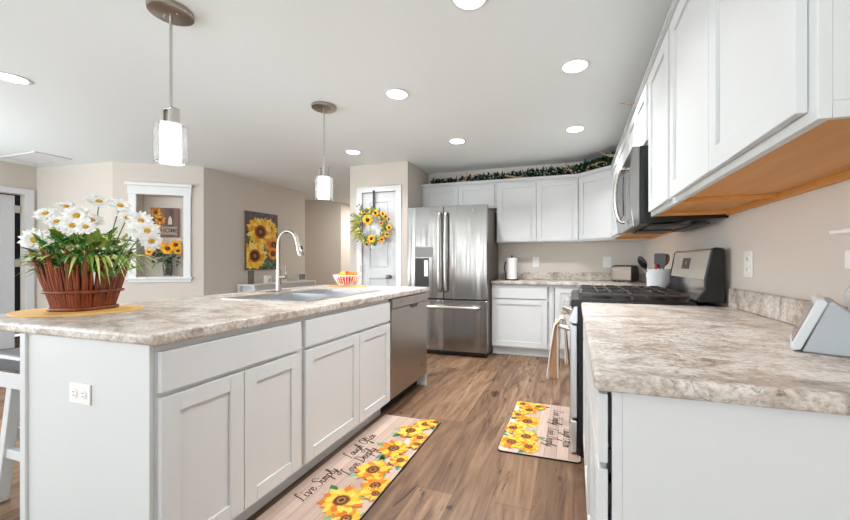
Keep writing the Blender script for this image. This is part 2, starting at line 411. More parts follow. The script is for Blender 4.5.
k0 = Vector((-2.29, PY-.0, .955)); mb = MB(); mb.cyl(k0+Vector((0, .012, 0)), k0+Vector((0, .002, 0)), .03); mb.cyl(k0+Vector((0, .005, 0)), k0+Vector((0, -.04, 0)), .012)
mb.lathe([(.012, .04), (.026, .045), (.03, .06), (.026, .072), (1e-6, .078)], (0, 0, 0), 20, T=lambda a, b, c: Vector((k0.x+a, k0.y-c, k0.z+b)))
part(mb, 'door_knob', 'nickel', d1, smooth=True, label='dark round door knob')
for z in (1.06, 1.85, .25):
    mb = MB(); mb.box(DL-.012, DL+.012, PY-.022, PY-.012, z-.045, z+.045); part(mb, 'hinge', 'nickel', d1)
# left door, ajar
TL = frame((LX, LD0, 0), (0, 1, 0), (1, 0, 0)); casing('trim_3', TL, LD1-LD0, LDT, .078)
mb = MB(); mb.box(LX-1.6, LX-1.5, .6, 4.2, 0, CZ); struct(mb, 'wall_beyond', 'shadow')  # shade of the room behind the ajar door, put into a near-black wall colour
hinge = Vector((LX-.10, LD1-.06, .01)); aa = math.radians(78)
TLd = frame(hinge+Vector((-.0, 0, 0)), (-math.cos(aa), -math.sin(aa), 0), (math.sin(aa), -math.cos(aa), 0))
pw = .78
d2 = panel_door('door_2', TLd, pw, 2.02, [(.11, .34, .2, .85), (.44, .67, .2, .85), (.11, .34, .98, 1.62), (.44, .67, .98, 1.62), (.11, .34, 1.74, 1.9), (.44, .67, 1.74, 1.9)])
for z in (1.135, 1.85, .25):
    mb = MB(); mb.box(LX-.098, LX-.085, LD1-.062, LD1-.003, z-.05, z+.05); part(mb, 'hinge', 'satin', d2)

# ------------------------------------------------------------------ cabinets
def hexbox(mb, T, u0, u1, v0, v1, n0, n1): mb.box(u0, u1, v0, v1, n0, n1, T=T)
def shaker(T, w_, h_, parent, st=.062, th=.02, rec=.009, name='door'):
    mb = MB()
    mb.box(0, st, 0, h_, 0, th, T=T); mb.box(w_-st, w_, 0, h_, 0, th, T=T)
    mb.box(st, w_-st, 0, st, 0, th, T=T); mb.box(st, w_-st, h_-st, h_, 0, th, T=T)
    mb.box(st, w_-st, st, h_-st, 0, th-rec, T=T)
    return part(mb, name, 'white', parent, bevel=.0018)
def slab(T, w_, h_, parent, name='drawer_front', th=.02):
    mb = MB(); mb.box(0, w_, 0, h_, 0, th, T=T); return part(mb, name, 'white', parent, bevel=.002)

# --- island
IX, IXB, IF = -1.322, -1.99, -1.302      # face frame plane, back of the boxes, door faces
def island_cabinet(label, y0, y1, drawers, doors, name='base_cabinet'):
    t = thing(name, label, 'cabinet', ((IX+IXB)/2, (y0+y1)/2, 0))
    mb = MB(); mb.box(IXB, IX-.02, y0, y1, .10, .70); mb.box(IXB, IX-.02, y0, y0+.016, .70, .874); mb.box(IXB, IX-.02, y1-.016, y1, .70, .874)
    part(mb, 'carcass', 'white', t)
    mb = MB(); mb.box(IX-.02, IX, y0, y0+.035, .10, .874); mb.box(IX-.02, IX, y1-.035, y1, .10, .874)
    mb.box(IX-.02, IX, y0+.035, y1-.035, .10, .135); mb.box(IX-.02, IX, y0+.035, y1-.035, .68, .72); mb.box(IX-.02, IX, y0+.035, y1-.035, .84, .874)
    part(mb, 'face_frame', 'white', t)
    mb = MB(); mb.box(IX-.085, IX-.07, y0, y1, 0, .10); part(mb, 'toe_kick', 'white', t)
    for a, b in drawers: slab(frame((IX, a, .712), (0, 1, 0), (1, 0, 0)), b-a, .137, t)
    for a, b in doors: shaker(frame((IX, a, .118), (0, 1, 0), (1, 0, 0)), b-a, .577, t)
    return t
island_cabinet('white island base cabinet at the near corner, wide drawer over two doors', .846, 1.519, [(.842+.012, 1.503)], [(.854, 1.172), (1.176, 1.503)])
island_cabinet('white island sink cabinet next to the dishwasher, false drawer over two doors', 1.520, 2.446, [(1.537, 2.433)], [(1.537, 2.025), (2.029, 2.433)], 'sink_cabinet')
# near end panel with its corner trim
t = thing('island_end_panel', 'plain white panel on the near end of the island, with an outlet on it', 'panel', (-1.7, .84, 0))
mb = MB(); mb.box(-1.995, -1.345, .836, .8455, 0, .875); part(mb, 'panel', 'white', t, bevel=.001)
mb = MB(); mb.box(-2.032, -1.995, .826, .868, 0, .875); part(mb, 'corner_trim', 'white', t, bevel=.004)
mb = MB(); mb.box(-1.345, -1.322, .830, .8455, 0, .875); part(mb, 'edge_trim', 'white', t, bevel=.002)
mb = MB(); mb.box(-2.02, -1.992, .87, 3.16, 0, .875); solo(mb, 'island_back_panel', 'white', 'white panel closing the stool side of the island', 'panel', (-2.0, 2, 0))
mb = MB(); mb.box(-1.988, IX+.008, 3.146, 3.162, 0, .874); solo(mb, 'island_far_panel', 'white', 'narrow white panel beside the dishwasher at the far island end', 'panel', (-1.65, 3.154, 0), bevel=.001)
# dishwasher
t = thing('dishwasher', 'stainless steel dishwasher built into the far end of the island', 'dishwasher', (-1.65, 2.795, 0))
Y0, Y1 = 2.455, 3.138
mb = MB(); mb.box(-1.97, -1.345, Y0, Y1, .1, .72); part(mb, 'tub', 'darkgrey', t)
mb = MB(); mb.box(-1.345, -1.300, Y0, Y1, .118, .792); part(mb, 'door', 'steel_dw', t, bevel=.004)
mb = MB(); mb.box(-1.345, -1.290, Y0, Y1, .796, .870); cp = part(mb, 'control_panel', 'steel_dw', t, bevel=.004)
hy = 2.85
mb = MB(); mb.prism([(hy-.075, .790), (hy-.05, .766), (hy+.05, .766), (hy+.075, .790), (hy+.075, .797), (hy-.075, .797)], -1.302, -1.293, lambda a, b, c: Vector((c, a, b))); part(mb, 'pocket_handle', 'black', t)
mb = MB(); mb.box(-1.291, -1.2885, 2.56, 2.62, .832, .842); part(mb, 'logo', 'grey', cp)
mb = MB(); mb.cyl((-1.290, hy+.02, .835), (-1.2885, hy+.02, .835), .009); part(mb, 'status_light', 'grey', cp, smooth=True)
mb = MB(); mb.cyl((-1.301, hy+.17, .22), (-1.299, hy+.17, .22), .013); part(mb, 'badge', 'nickel', t, smooth=True)
mb = MB(); mb.box(-1.42, -1.40, Y0, Y1, .0, .1); part(mb, 'toe_kick', 'black', t)
# island worktop with the sink cut-out
def worktop(outer, hole, z0, z1):
    mb = MB(); (x0, x1, y0, y1), (a0, a1, b0, b1) = outer, hole
    O = [(x0, y0), (x1, y0), (x1, y1), (x0, y1)]; H = [(a0, b0), (a1, b0), (a1, b1), (a0, b1)]
    vs = [(*p, z) for z in (z0, z1) for p in O+H]; fs = []
    for i in range(4):
        j = (i+1) % 4
        fs += [(8+i, 8+j, 12+j, 12+i), (i, 4+i, 4+j, j), (i, j, 8+j, 8+i), (4+i, 12+i, 12+j, 4+j)]
    mb.add(vs, fs); return mb
SX0, SX1, SY0, SY1 = -2.12, -1.475, 1.74, 2.60
ICX0, ICX1, ICY0, ICY1 = -2.46, -1.288, .815, 3.185
mb = worktop((ICX0, ICX1, ICY0, ICY1), (-1.985, SX1-.02, SY0+.02, SY1-.02), .876, .914)
solo(mb, 'island_worktop', 'lam', 'long speckled beige laminate worktop of the island with the sink', 'countertop', (-1.87, 2.0, .876), bevel=.010, seg=3)
# sink
t = thing('kitchen_sink', 'stainless double bowl sink set into the island worktop', 'sink', ((SX0+SX1)/2, (SY0+SY1)/2, .914))
mid = (SY0+SY1)/2+.02
SXB = -1.972
bowls = [(SXB, SX1-.035, SY0+.035, mid-.012), (SXB, SX1-.035, mid+.012, SY1-.035)]
mb = MB()
z0, z1 = .9145, .919
for a in ((SX0, SXB, SY0, SY1), (SX1-.035, SX1, SY0, SY1), (SXB, SX1-.035, SY0, SY0+.035), (SXB, SX1-.035, SY1-.035, SY1), (SXB, SX1-.035, mid-.012, mid+.012)):
    mb.box(*a, z0, z1)
part(mb, 'rim', 'sinksteel', t)
for a, b, c, d in bowls:
    mb = MB(); e = .002
    P = lambda z, i: [(a+i, c+i, z), (b-i, c+i, z), (b-i, d-i, z), (a+i, d-i, z)]
    vs = P(.9195, 0)+P(.76, .008)+P(.735, .03)
    fs = [(i, (i+1) % 4, 4+(i+1) % 4, 4+i) for i in range(4)]+[(4+i, 4+(i+1) % 4, 8+(i+1) % 4, 8+i) for i in range(4)]+[(8, 9, 10, 11)]
    mb.add(vs, fs); mb.cyl(((a+b)/2, (c+d)/2, .7352), ((a+b)/2, (c+d)/2, .738), .04)
    part(mb, 'bowl', 'sinksteel', t, smooth=True, closed=False)
# faucet
fx, fy = -2.235, 2.33
t = thing('kitchen_faucet', 'tall gooseneck pull-down faucet in brushed nickel behind the sink', 'faucet', (fx, fy, .914))
mb = MB(); mb.lathe([(.028, 0), (.028, .005), (.024, .009)], (fx, fy, .914), 24, T=lambda a, b, c: Vector((fx+(a-fx), fy+(b-fy)*4.6, c))); part(mb, 'base_plate', 'faucet', t, smooth=True)
mb = MB(); mb.cyl((fx, fy, .922), (fx, fy, 1.09), .022, .020); part(mb, 'body', 'faucet', t, smooth=True)
pts = [(fx, fy, 1.08), (fx, fy, 1.24)]
for i in range(0, 10):
    a = PI-PI*.94*i/9; pts.append((fx+.092+.092*math.cos(a), fy, 1.285+.105*math.sin(a)))
mb = MB(); mb.tube(pts, .0145, 14); part(mb, 'gooseneck', 'faucet', t, smooth=True)
e0 = Vector(pts[-1]); dr = (Vector(pts[-1])-Vector(pts[-2])).normalized()
mb = MB(); mb.tube([e0-dr*.01, e0+dr*.03, e0+dr*.10, e0+dr*.115], [.017, .019, .026, .024], 16); sh = part(mb, 'spray_head', 'faucet', t, smooth=True)
mb = MB(); mb.box(-.006, .006, -.014, .014, 0, .006, T=lambda a, b, c: e0+dr*(.06+b)+Vector((.02+c, a, .012))); part(mb, 'spray_button', 'black', sh)
mb = MB(); mb.cyl((fx+.015, fy, 1.03), (fx+.065, fy+.01, 1.03), .017); part(mb, 'valve', 'faucet', t, smooth=True)
mb = MB(); mb.tube([(fx+.055, fy+.008, 1.035), (fx+.06, fy+.01, 1.07), (fx+.06, fy+.012, 1.12)], [.007, .006, .005], 8); part(mb, 'lever', 'faucet', t, smooth=True)

# --- right-hand run: base cabinets, near worktop
RF = .078                                 # face frame plane of the right base cabinets
t = thing('base_cabinet', 'white base cabinet under the near right worktop, its end panel facing us', 'cabinet', (.43, 1.55, 0))
mb = MB(); mb.box(RF+.02, .786, .862, 2.241, .10, .874); part(mb, 'carcass', 'white', t)
mb = MB(); mb.box(.098, .786, .846, .861, 0, .874); part(mb, 'end_panel', 'white', t, bevel=.001)
mb = MB(); Y = [.846, 1.552, 2.241]
for i, (a, b) in enumerate(((.846, .886), (1.53, 1.575), (2.201, 2.241))): mb.box(RF, RF+.0195, a, b, .10, .874)
for a, b in ((.886, 1.53), (1.575, 2.201)):
    mb.box(RF, RF+.0195, a, b, .10, .135); mb.box(RF, RF+.0195, a, b, .69, .715); mb.box(RF, RF+.0195, a, b, .85, .874)
part(mb, 'face_frame', 'white', t)
mb = MB(); mb.box(RF+.07, RF+.085, .862, 2.241, 0, .10); part(mb, 'toe_kick', 'white', t)
for a, b in ((.850, 1.195), (1.20, 1.55), (1.556, 1.905), (1.91, 2.235)):
    slab(frame((RF-.008, a, .712), (0, 1, 0), (-1, 0, 0)), b-a, .15, t)
    shaker(frame((RF-.008, a, .118), (0, 1, 0), (-1, 0, 0)), b-a, .580, t)
for z in (.845, .73, .68, .3):
    mb = MB(); mb.box(RF-.0075, RF-.0005, .854, .866, z-.06, z+.01); part(mb, 'bumper', 'rubber', t)
t = thing('near_worktop', 'speckled laminate worktop at the near right with a backsplash lip, smart display on it', 'countertop', (.41, 1.54, .876))
mb = MB(); mb.box(.04, .788,   .815, 2.246, .876, .914); part(mb, 'slab', 'lam', t, bevel=.011, seg=3)
mb = MB(); mb.box(.768, .788,   .815, 2.246, .9145, 1.014); part(mb, 'backsplash', 'lam', t, bevel=.008, seg=3)
# --- back and corner base units
BF = 4.46
t = thing('base_cabinet', 'white base cabinet beside the refrigerator, one drawer over a wide door', 'cabinet', (-.61, 4.7, 0))
mb = MB(); mb.box(-.976, -.242, BF+.02, 4.965, .10, .874); part(mb, 'carcass', 'white', t)
mb = MB(); mb.box(-.976, -.955, BF, BF+.02, .10, .874); mb.box(-.28, -.242, BF, BF+.02, .10, .874)
for a, b in ((.1, .14), (.675, .715), (.84, .874)): mb.box(-.955, -.28, BF, BF+.02, a, b)
part(mb, 'face_frame', 'white', t)
mb = MB(); mb.box(-.975, -.242, BF+.055, BF+.07, 0, .10); part(mb, 'toe_kick', 'white', t)
slab(frame((-.972, BF, .705), (1, 0, 0), (0, -1, 0)), .668, .152, t)
shaker(frame((-.972, BF, .118), (1, 0, 0), (0, -1, 0)), .668, .575, t)
t = thing('corner_base_cabinet', 'white corner base cabinet behind the range, with a folding corner door', 'cabinet', (.3, 4.4, 0))
mb = MB(); mb.prism([(-.240, BF), (RF+.01, BF), (RF+.01, 3.045), (.786, 3.045), (.786, 4.965), (-.240, 4.965)], .10, .874, lambda a, b, c: Vector((a, b, c))); part(mb, 'carcass', 'white', t)
mb = MB(); mb.prism([(-.240, BF+.055), (RF+.08, BF+.055), (RF+.08, 3.045), (RF+.095, 3.045), (RF+.095, BF+.07), (-.24, BF+.07)], 0, .10, lambda a, b, c: Vector((a, b, c))); part(mb, 'toe_kick', 'white', t)
mb = MB(); mb.box(-.226, -.219, BF-.004, BF-.0005, .12, .845); part(mb, 'door_gap_shade', 'rubber', t)  # added dark strip that stands for the shade in the gap beside the door
shaker(frame((-.215, BF, .13), (1, 0, 0), (0, -1, 0)), .262, .715, t)
shaker(frame((RF+.01, 3.82, .13), (0, 1, 0), (-1, 0, 0)), .60, .715, t)
shaker(frame((RF+.01, 3.08, .13), (0, 1, 0), (-1, 0, 0)), .70, .715, t)
t = thing('corner_worktop', 'speckled laminate worktop in the far corner, carrying the toaster and paper towels', 'countertop', (.2, 4.6, .876))
mb = MB(); mb.prism([(-.977, 4.415), (.04, 4.415), (.04, 3.042), (.788, 3.042), (.788, 4.968), (-.977, 4.968)], .876, .914, lambda a, b, c: Vector((a, b, c))); part(mb, 'slab', 'lam', t, bevel=.01, seg=3)
mb = MB(); mb.box(-.976, .767, 4.948, 4.968, .9145, 1.014); mb.box(.768, .788, 3.045, 4.968, .9145, 1.014); part(mb, 'backsplash', 'lam', t, bevel=.006)

# --- wall cabinets
UX, UZ0, UZ1 = .43, 1.400, 2.190
def wall_cabinet(label, y0, y1, z0, doors, name='wall_cabinet', near_side=False):
    t = thing(name, label, 'cabinet', (.6, (y0+y1)/2, z0))
    mb = MB(); mb.box(UX+.0005, .787, y0, y1, z0+.03, UZ1); part(mb, 'carcass', 'white', t)
    mb = MB(); mb.box(UX-.02, UX, y0, y1, z0, z0+.04); mb.box(UX-.02, UX, y0, y1, UZ1-.03, UZ1); mb.box(UX-.02, UX, y0, y0+.035, z0+.04, UZ1-.03); mb.box(UX-.02, UX, y1-.035, y1, z0+.04, UZ1-.03)
    part(mb, 'face_frame', 'white', t, bevel=.001)
    yb = y0+.001
    if near_side: mb = MB(); mb.box(UX+.0005, .787, y0, y0+.012, z0, z0+.0295); part(mb, 'side_panel_foot', 'white', t); yb = y0+.013
    mb = MB(); mb.box(UX+.001, .787, yb, y1-.001, z0+.018, z0+.0295); mb.box(.767, .787, yb, y1-.001, z0-.005, z0+.018); mb.box(UX+.001, .766, y1-.02, y1-.001, z0+.001, z0+.0175)
    part(mb, 'bottom_panel', 'rawwood', t, label='raw orange wood underside')
    for a, b in doors: shaker(frame((UX-.021, a, z0+.022), (0, 1, 0), (-1, 0, 0)), b-a, UZ1-z0-.05, t)
    return t
wall_cabinet('largest white wall cabinet, nearest to us on the right wall, two tall doors', .805, 1.776, UZ0, [(.832, 1.287), (1.291, 1.758)], near_side=True)
wall_cabinet('narrow single door white wall cabinet on the near side of the microwave', 1.777, 2.272, UZ0, [(1.797, 2.228)])
wall_cabinet('short white wall cabinet directly above the microwave', 2.273, 3.036, 1.815, [(2.290, 2.652), (2.656, 3.02)])
wall_cabinet('white two door wall cabinet between the microwave and the corner cabinet', 3.037, 4.384, UZ0, [(3.06, 3.70), (3.72, 4.355)])
t = thing('corner_wall_cabinet', 'white angled wall cabinet in the corner above the toaster', 'cabinet', (.45, 4.7, UZ0))
A, B = Vector((.058, 4.72, 0)), Vector((.43, 4.386, 0))
mb = MB(); mb.prism([(A.x, A.y), (B.x, B.y), (.787, 4.386), (.787, 4.967), (.058, 4.967)], UZ0, UZ1, lambda a, b, c: Vector((a, b, c))); part(mb, 'carcass', ['white'], t)
u = (B-A).normalized(); n = Vector((u.y, -u.x, 0)); L = (B-A).length
shaker(frame(A+u*.02+Vector((0, 0, UZ0+.022))+n*.001, u, n), L-.04, UZ1-UZ0-.05, t)
def back_cabinet(label, x0, x1, z0, doors, dz):
    t = thing('wall_cabinet', label, 'cabinet', ((x0+x1)/2, 4.84, z0))
    mb = MB(); mb.box(x0, x1, 4.72, 4.967, z0, UZ1); part(mb, 'carcass', 'white', t, bevel=.001)
    for a, b in doors: shaker(frame((a, 4.7195, z0+dz), (1, 0, 0), (0, -1, 0)), b-a, UZ1-z0-dz-.025, t)
back_cabinet('white two door wall cabinet on the back wall above the paper towels', -.968, .056, UZ0, [(-.952, -.456), (-.452, .044)], .015)
back_cabinet('short white two door cabinet above the refrigerator', -2.025, -.970, 1.86, [(-1.975, -1.495), (-1.489, -.998)], .025)
mb = MB()
def slabpoly(o, z0, z1):
    mb.prism([(-2.027, 4.72-o), (.058-o*.41, 4.72-o), (UX-o, 4.386-o*.41), (UX-o, .792-o), (.787, .792-o), (.787, 4.967), (-2.027, 4.967)], z0, z1, lambda a, b, c: Vector((a, b, c)))
slabpoly(.022, 2.1905, 2.203); slabpoly(.034, 2.203, 2.212); slabpoly(.042, 2.212, 2.222)
solo(mb, 'crown_moulding', 'white', 'white crown strip running along the tops of all the wall cabinets', 'moulding', (0, 4.0, 2.1905))

# ------------------------------------------------------------------ refrigerator
FX0, FX1, FY = -2.012, -.982, 4.215
t = thing('refrigerator', 'stainless french door refrigerator with a bottom freezer drawer', 'refrigerator', (-1.5, 4.55, 0))
mb = MB(); mb.box(FX0+.01, FX1-.004, FY+.075, 4.93, .03, 1.80); part(mb, 'cabinet_body', 'fridge_side', t, bevel=.004, label='dark grey-brown side of the refrigerator')
sp = -1.525
def fdoor(name, x0, x1, z0, z1):
    mb = MB(); n = 48; poly = []
    for i in range(n+1):
        f = i/n; xx = x0+(x1-x0)*f; poly.append((xx, FY-.010*math.sin(PI*(.12+.76*f))+.0021*math.sin(xx*34)+.0007*math.sin(xx*71+1)))
    poly += [(x1, FY+.07), (x0, FY+.07)]
    mb.prism(poly, z0, z1, lambda a, b, c: Vector((a, b, c)))
    return part(mb, name, 'steel', t, bevel=.002, seg=2, smooth=True)
ld = fdoor('door', FX0, sp-.004, .70, 1.832); rd = fdoor('door', sp+.004, FX1, .70, 1.832); fr = fdoor('freezer_drawer', FX0, FX1, .065, .682)
mb = MB(); mb.box(FX0+.02, FX1-.02, FY+.03, FY+.075, .02, .064); part(mb, 'kick_grille', 'black', t)
mb = MB(); mb.box(FX0+.005, FX1-.005, FY+.01, FY+.074, .683, .699); part(mb, 'door_seal', 'rubber', t)
def bar(parent, pts, r, name='handle'):
    mb = MB(); mb.tube(catmull(pts, 5), r, 12); return part(mb, name, 'satin', parent, smooth=True)
for xx, par in ((sp-.042, ld), (sp+.042, rd)):
    bar(par, [(xx, FY-.015, .80), (xx, FY-.055, .82), (xx, FY-.062, 1.05), (xx, FY-.066, 1.27), (xx, FY-.062, 1.50), (xx, FY-.055, 1.72), (xx, FY-.015, 1.74)], .020)
bar(fr, [(FX0+.09, FY-.01, .60), (FX0+.11, FY-.055, .60), (-1.75, FY-.065, .60), (-1.5, FY-.068, .60), (-1.25, FY-.065, .60), (FX1-.11, FY-.055, .60), (FX1-.09, FY-.01, .60)], .023)
# dispenser
mb = MB(); mb.box(-1.905, -1.665, FY-.014, FY-.006, .76, 1.345); dp = part(mb, 'dispenser', 'steel', ld, bevel=.003)
mb = MB(); mb.box(-1.90, -1.67, FY-.018, FY-.0145, 1.205, 1.335); part(mb, 'dispenser_panel', 'grey', ld, bevel=.002)
mb = MB(); mb.box(-1.90, -1.715, FY-.016, FY-.0145, .78, 1.198); part(mb, 'dispenser_recess', 'darkgrey', ld)
mb = MB(); mb.box(-1.775, -1.725, FY-.022, FY-.0165, .97, 1.17); part(mb, 'dispenser_paddle', 'plastic', ld, bevel=.004)
mb = MB(); mb.cyl((FX1-.165, FY-.0115, 1.765), (FX1-.165, FY-.0065, 1.765), .024); part(mb, 'round_badge', 'nickel', rd, smooth=True)

# ------------------------------------------------------------------ range
RY0, RY1 = 2.258, 3.030
t = thing('gas_range', 'stainless gas range with black grates set into the right run', 'range', (.38, 2.655, 0))
mb = MB(); mb.box(.02, .755, RY0, RY1, .0, .905); part(mb, 'body', 'black', t, bevel=.003)
mb = MB(); mb.box(-.022, .018, RY0, RY1, .225, .775); dr_ = part(mb, 'oven_door', 'steel_b', t, bevel=.008)
mb = MB(); mb.box(-.0245, -.0225, RY0+.1, RY1-.1, .33, .66); part(mb, 'oven_window', 'blackgl', dr_)
mb = MB(); mb.box(-.020, .018, RY0, RY1, .022, .212); part(mb, 'storage_drawer', 'steel_b', t, bevel=.008)
mb = MB(); mb.prism([(-.005, .785), (.02, .785), (.02, .90), (.01, .90), (-.03, .80)], RY0, RY1, lambda a, b, c: Vector((a, c, b))); cpn = part(mb, 'control_panel', 'steel_b', t, bevel=.003)
for y in (2.38, 2.51, 2.655, 2.80, 2.93):
    p0 = Vector((-.012, y, .852)); nn2 = Vector((-.93, 0, .37))
    mb = MB(); mb.tube([p0, p0+nn2*.012, p0+nn2*.014, p0+nn2*.055], [.034, .034, .028, .025], 16); part(mb, 'control_knob', 'satin', cpn, smooth=True)
mb = MB(); mb.tube([(-.023, RY0+.04, .745), (-.070, RY0+.04, .757), (-.078, RY0+.045, .757), (-.078, RY1-.045, .757), (-.070, RY1-.04, .757), (-.023, RY1-.04, .745)], .014, 12); part(mb, 'oven_handle', 'satin', dr_, smooth=True)
mb = MB(); mb.prism([(-.02, .885), (.63, .885), (.63, .922), (.62, .928), (-.005, .928), (-.02, .915)], RY0-.002, RY1+.002, lambda a, b, c: Vector((a, c, b))); ck = part(mb, 'cooktop', 'black', t, bevel=.003)
for bx, by, r in ((.16, 2.43, .045), (.16, 2.88, .05), (.46, 2.43, .04), (.46, 2.88, .045), (.31, 2.655, .05)):
    mb = MB(); mb.lathe([(r+.015, 0), (r+.012, .008), (r, .009), (r, .018), (r-.006, .022), (1e-6, .022)], (bx, by, .9285), 24); part(mb, 'burner', 'blackm', ck, smooth=True)
for y0, y1 in ((RY0+.02, RY0+.245), (RY0+.255, RY1-.255), (RY1-.245, RY1-.02)):
    mb = MB(); zt0, zt1 = .958, .972; x0, x1 = .035, .60; wb = .012; ym = (y0+y1)/2
    for y in (y0, y1-wb): mb.box(x0, x1, y, y+wb, zt0-.004, zt1-.004)
    for x in (x0, x1-wb, .315-wb/2): mb.box(x, x+wb, y0, y1, zt0-.004, zt1-.003)
    for bx in (.17, .455):
        for sg in (-1, 1):
            mb.box(bx+sg*.035-.005, bx+sg*.035+.005, y0, y1, zt0, zt1+.004)
            mb.box(bx+sg*.055, bx+sg*.115, ym-.005, ym+.005, zt0, zt1+.006)
    for x in (x0, x1-wb, .315-wb/2):
        for y in (y0, y1-wb): mb.box(x, x+wb, y, y+wb, .929, zt0)
    part(mb, 'grate', 'iron', t, bevel=.002)
# backguard
def bgside(y0, y1):
    mb = MB(); mb.prism([(.635, .93), (.76, .93), (.76, 1.205), (.75, 1.222), (.715, 1.226), (.70, 1.215), (.668, 1.05), (.668, 1.0), (.635, .955)], y0, y1, lambda a, b, c: Vector((a, c, b)))
    return part(mb, 'backguard_side', 'black', t, bevel=.004)
bgside(RY0, RY0+.028); bgside(RY1-.028, RY1)
mb = MB(); mb.prism([(.672, 1.05), (.76, 1.05), (.76, 1.222), (.708, 1.222), (.700, 1.212)], RY0+.0285, RY1-.0285, lambda a, b, c: Vector((a, c, b))); bg = part(mb, 'backguard', 'steel_y', t, bevel=.003)
mb = MB(); mb.box(.715, .755, RY0+.0285, RY1-.0285, .93, 1.049); part(mb, 'backguard_base', 'mirror', t)
mb = MB(); mb.box(.640, .714, RY0+.0285, RY1-.0285, .9285, .938); part(mb, 'backguard_ledge', 'black', t)
u2 = Vector((.028, 0, .162)).normalized(); n2 = Vector((-u2.z, 0, u2.x))
TBG = lambda a, b, c: Vector((.672, a, 1.05))+u2*b+n2*c
mb = MB(); mb.box(2.60, 2.76, .055, .125, .0005, .0025, T=TBG); dsp = part(mb, 'display', 'blackgl', bg)
mb = MB(); mb.box(2.655, 2.70, .082, .105, .003, .0035, T=TBG); part(mb, 'display_digits', 'grey', dsp)
# dish towel over the oven handle
def towel():
    mb = MB(); cols = hexl('#e2d6c8', '#b98f6c', '#e9dfd2', '#8f6c50', '#dccab4', '#b5825c', '#eee4d8')
    ys = 42; prof = []; zt = .757
    for i in range(8): prof.append((-.058, .46+(zt-.46)*i/8, 0))
    for i in range(0, 7):
        a = PI*i/6; prof.append((-.079+.019*math.cos(a), zt+.020*math.sin(a), 0))
    for i in range(1, 17): prof.append((-.098, zt-.365*i/16, i/16))
    grid = []
    for j, (x, z, f) in enumerate(prof):
        row = []
        for i in range(ys+1):
            s = i/ys; out = j > 14
            y = 2.58+(s-.5)*(.17+.05*f)
            amp = (.024+.055*f**.8) if out else .032*(1-j/9) if j < 8 else .003
            fold = .5+.5*math.sin(s*PI*6.5+.5+.6*f)
            row.append((x-amp*fold*(1 if out else -.9), y, z-.03*f*math.sin(s*5+.5)))
        grid.append(row)
    for j in range(len(grid)-1):
        for i in range(ys):
            mb.col = cols[(i//3) % 7]
            mb.add([grid[j][i], grid[j][i+1], grid[j+1][i+1], grid[j+1][i]], [(0, 1, 2, 3)])
    return mb
mb = towel()
o = solo(mb, 'dish_towel', 'towel', 'cream and tan striped dish towel hanging on the oven handle', 'towel', (-.09, 2.6, .38), smooth=True, closed=True)
sm = o.modifiers.new('thick', 'SOLIDIFY'); sm.thickness = .003

# ------------------------------------------------------------------ microwave
t = thing('microwave', 'stainless over-the-range microwave hung under a short wall cabinet', 'microwave', (.55, 2.655, 1.37))
my0, my1 = 2.285, 3.025
mb = MB(); mb.prism([(.357, 1.372), (.36, 1.365), (.785, 1.385), (.785, 1.808), (.357, 1.808)], my0, my1, lambda a, b, c: Vector((a, c, b))); part(mb, 'body', 'black', t, bevel=.003)
def mwseg(y0, y1, nm, m_):
    mb = MB(); mb.prism([(.322, 1.352), (.355, 1.358), (.355, 1.806), (.318, 1.806), (.306, 1.70), (.303, 1.58), (.308, 1.45)], y0, y1, lambda a, b, c: Vector((a, c, b))); return part(mb, nm, m_, t, bevel=.003)
mwseg(my0, 2.47, 'control_panel', 'steel'); md = mwseg(2.473, my1, 'door', 'steel')
mb = MB(); mb.prism([(.3075, 1.45), (.304, 1.45), (.2995, 1.58), (.3025, 1.70), (.306, 1.70), (.303, 1.58)], 2.58, 2.98, lambda a, b, c: Vector((a, c, b))); part(mb, 'door_window', 'blackgl', md)
mb = MB(); mb.tube(catmull([(.306, 2.52, 1.40), (.275, 2.52, 1.41), (.256, 2.52, 1.48), (.250, 2.52, 1.56), (.256, 2.52, 1.65), (.275, 2.52, 1.725), (.306, 2.52, 1.735)], 5), .013, 12); part(mb, 'door_handle', 'satin', md, smooth=True)
mb = MB(); mb.box(.42, .62, my0+.05, my0+.30, 1.354, 1.366); part(mb, 'grease_filter', 'darkgrey', t, bevel=.002)
mb = MB(); mb.box(.42, .62, my1-.30, my1-.05, 1.354, 1.366); part(mb, 'grease_filter', 'darkgrey', t, bevel=.002)
mb = MB(); mb.box(.66, .73, my0+.1, my1-.1, 1.360, 1.374); part(mb, 'light_cover', 'darkgrey', t)

# ------------------------------------------------------------------ ceiling lights, vent, pendants
def can(x, y, label, pw=1.0):
    t = thing('recessed_light', label, 'ceiling light', (x, y, CZ), 'recessed ceiling lights')
    mb = MB(); mb.lathe([(.075, -.002), (.078, -.006), (.095, -.004), (.098, -.0005), (.075, -.0005)], (x, y, CZ), 32); part(mb, 'trim_ring', 'trim', t, smooth=True)
    mb = MB(); mb.lathe([(1e-6, -.0035), (.0745, -.0035), (.0745, -.001)], (x, y, CZ), 32); part(mb, 'lens', 'lens', t)
    l = bpy.data.lights.new('lamp', 'AREA'); l.shape = 'DISK'; l.size = .14; l.energy = CAN_W*pw; l.color = CAN_COL; l.spread = math.radians(125)
    lo = bpy.data.objects.new('lamp', l); C.objects.link(lo); lo.location = (0, 0, -.02); lo.parent = t
can(.006, 2.526, 'larger of the two recessed lights beside the right-hand wall cabinets', .62)
can(.009, 3.723, 'smaller recessed light near the corner cabinet, farther of the two beside the right-hand cabinets', .65)
can(-1.297, 2.532, 'recessed light between the second pendant and the large light on the right', 1.15)
can(-1.19, 3.713, 'recessed light in front of the refrigerator', 1.1)
can(-2.474, 3.711, 'recessed light in front of the pantry door', .5)
can(-3.761, 1.493, 'recessed light at the far left, cut by the left edge of the photo', 1.5)
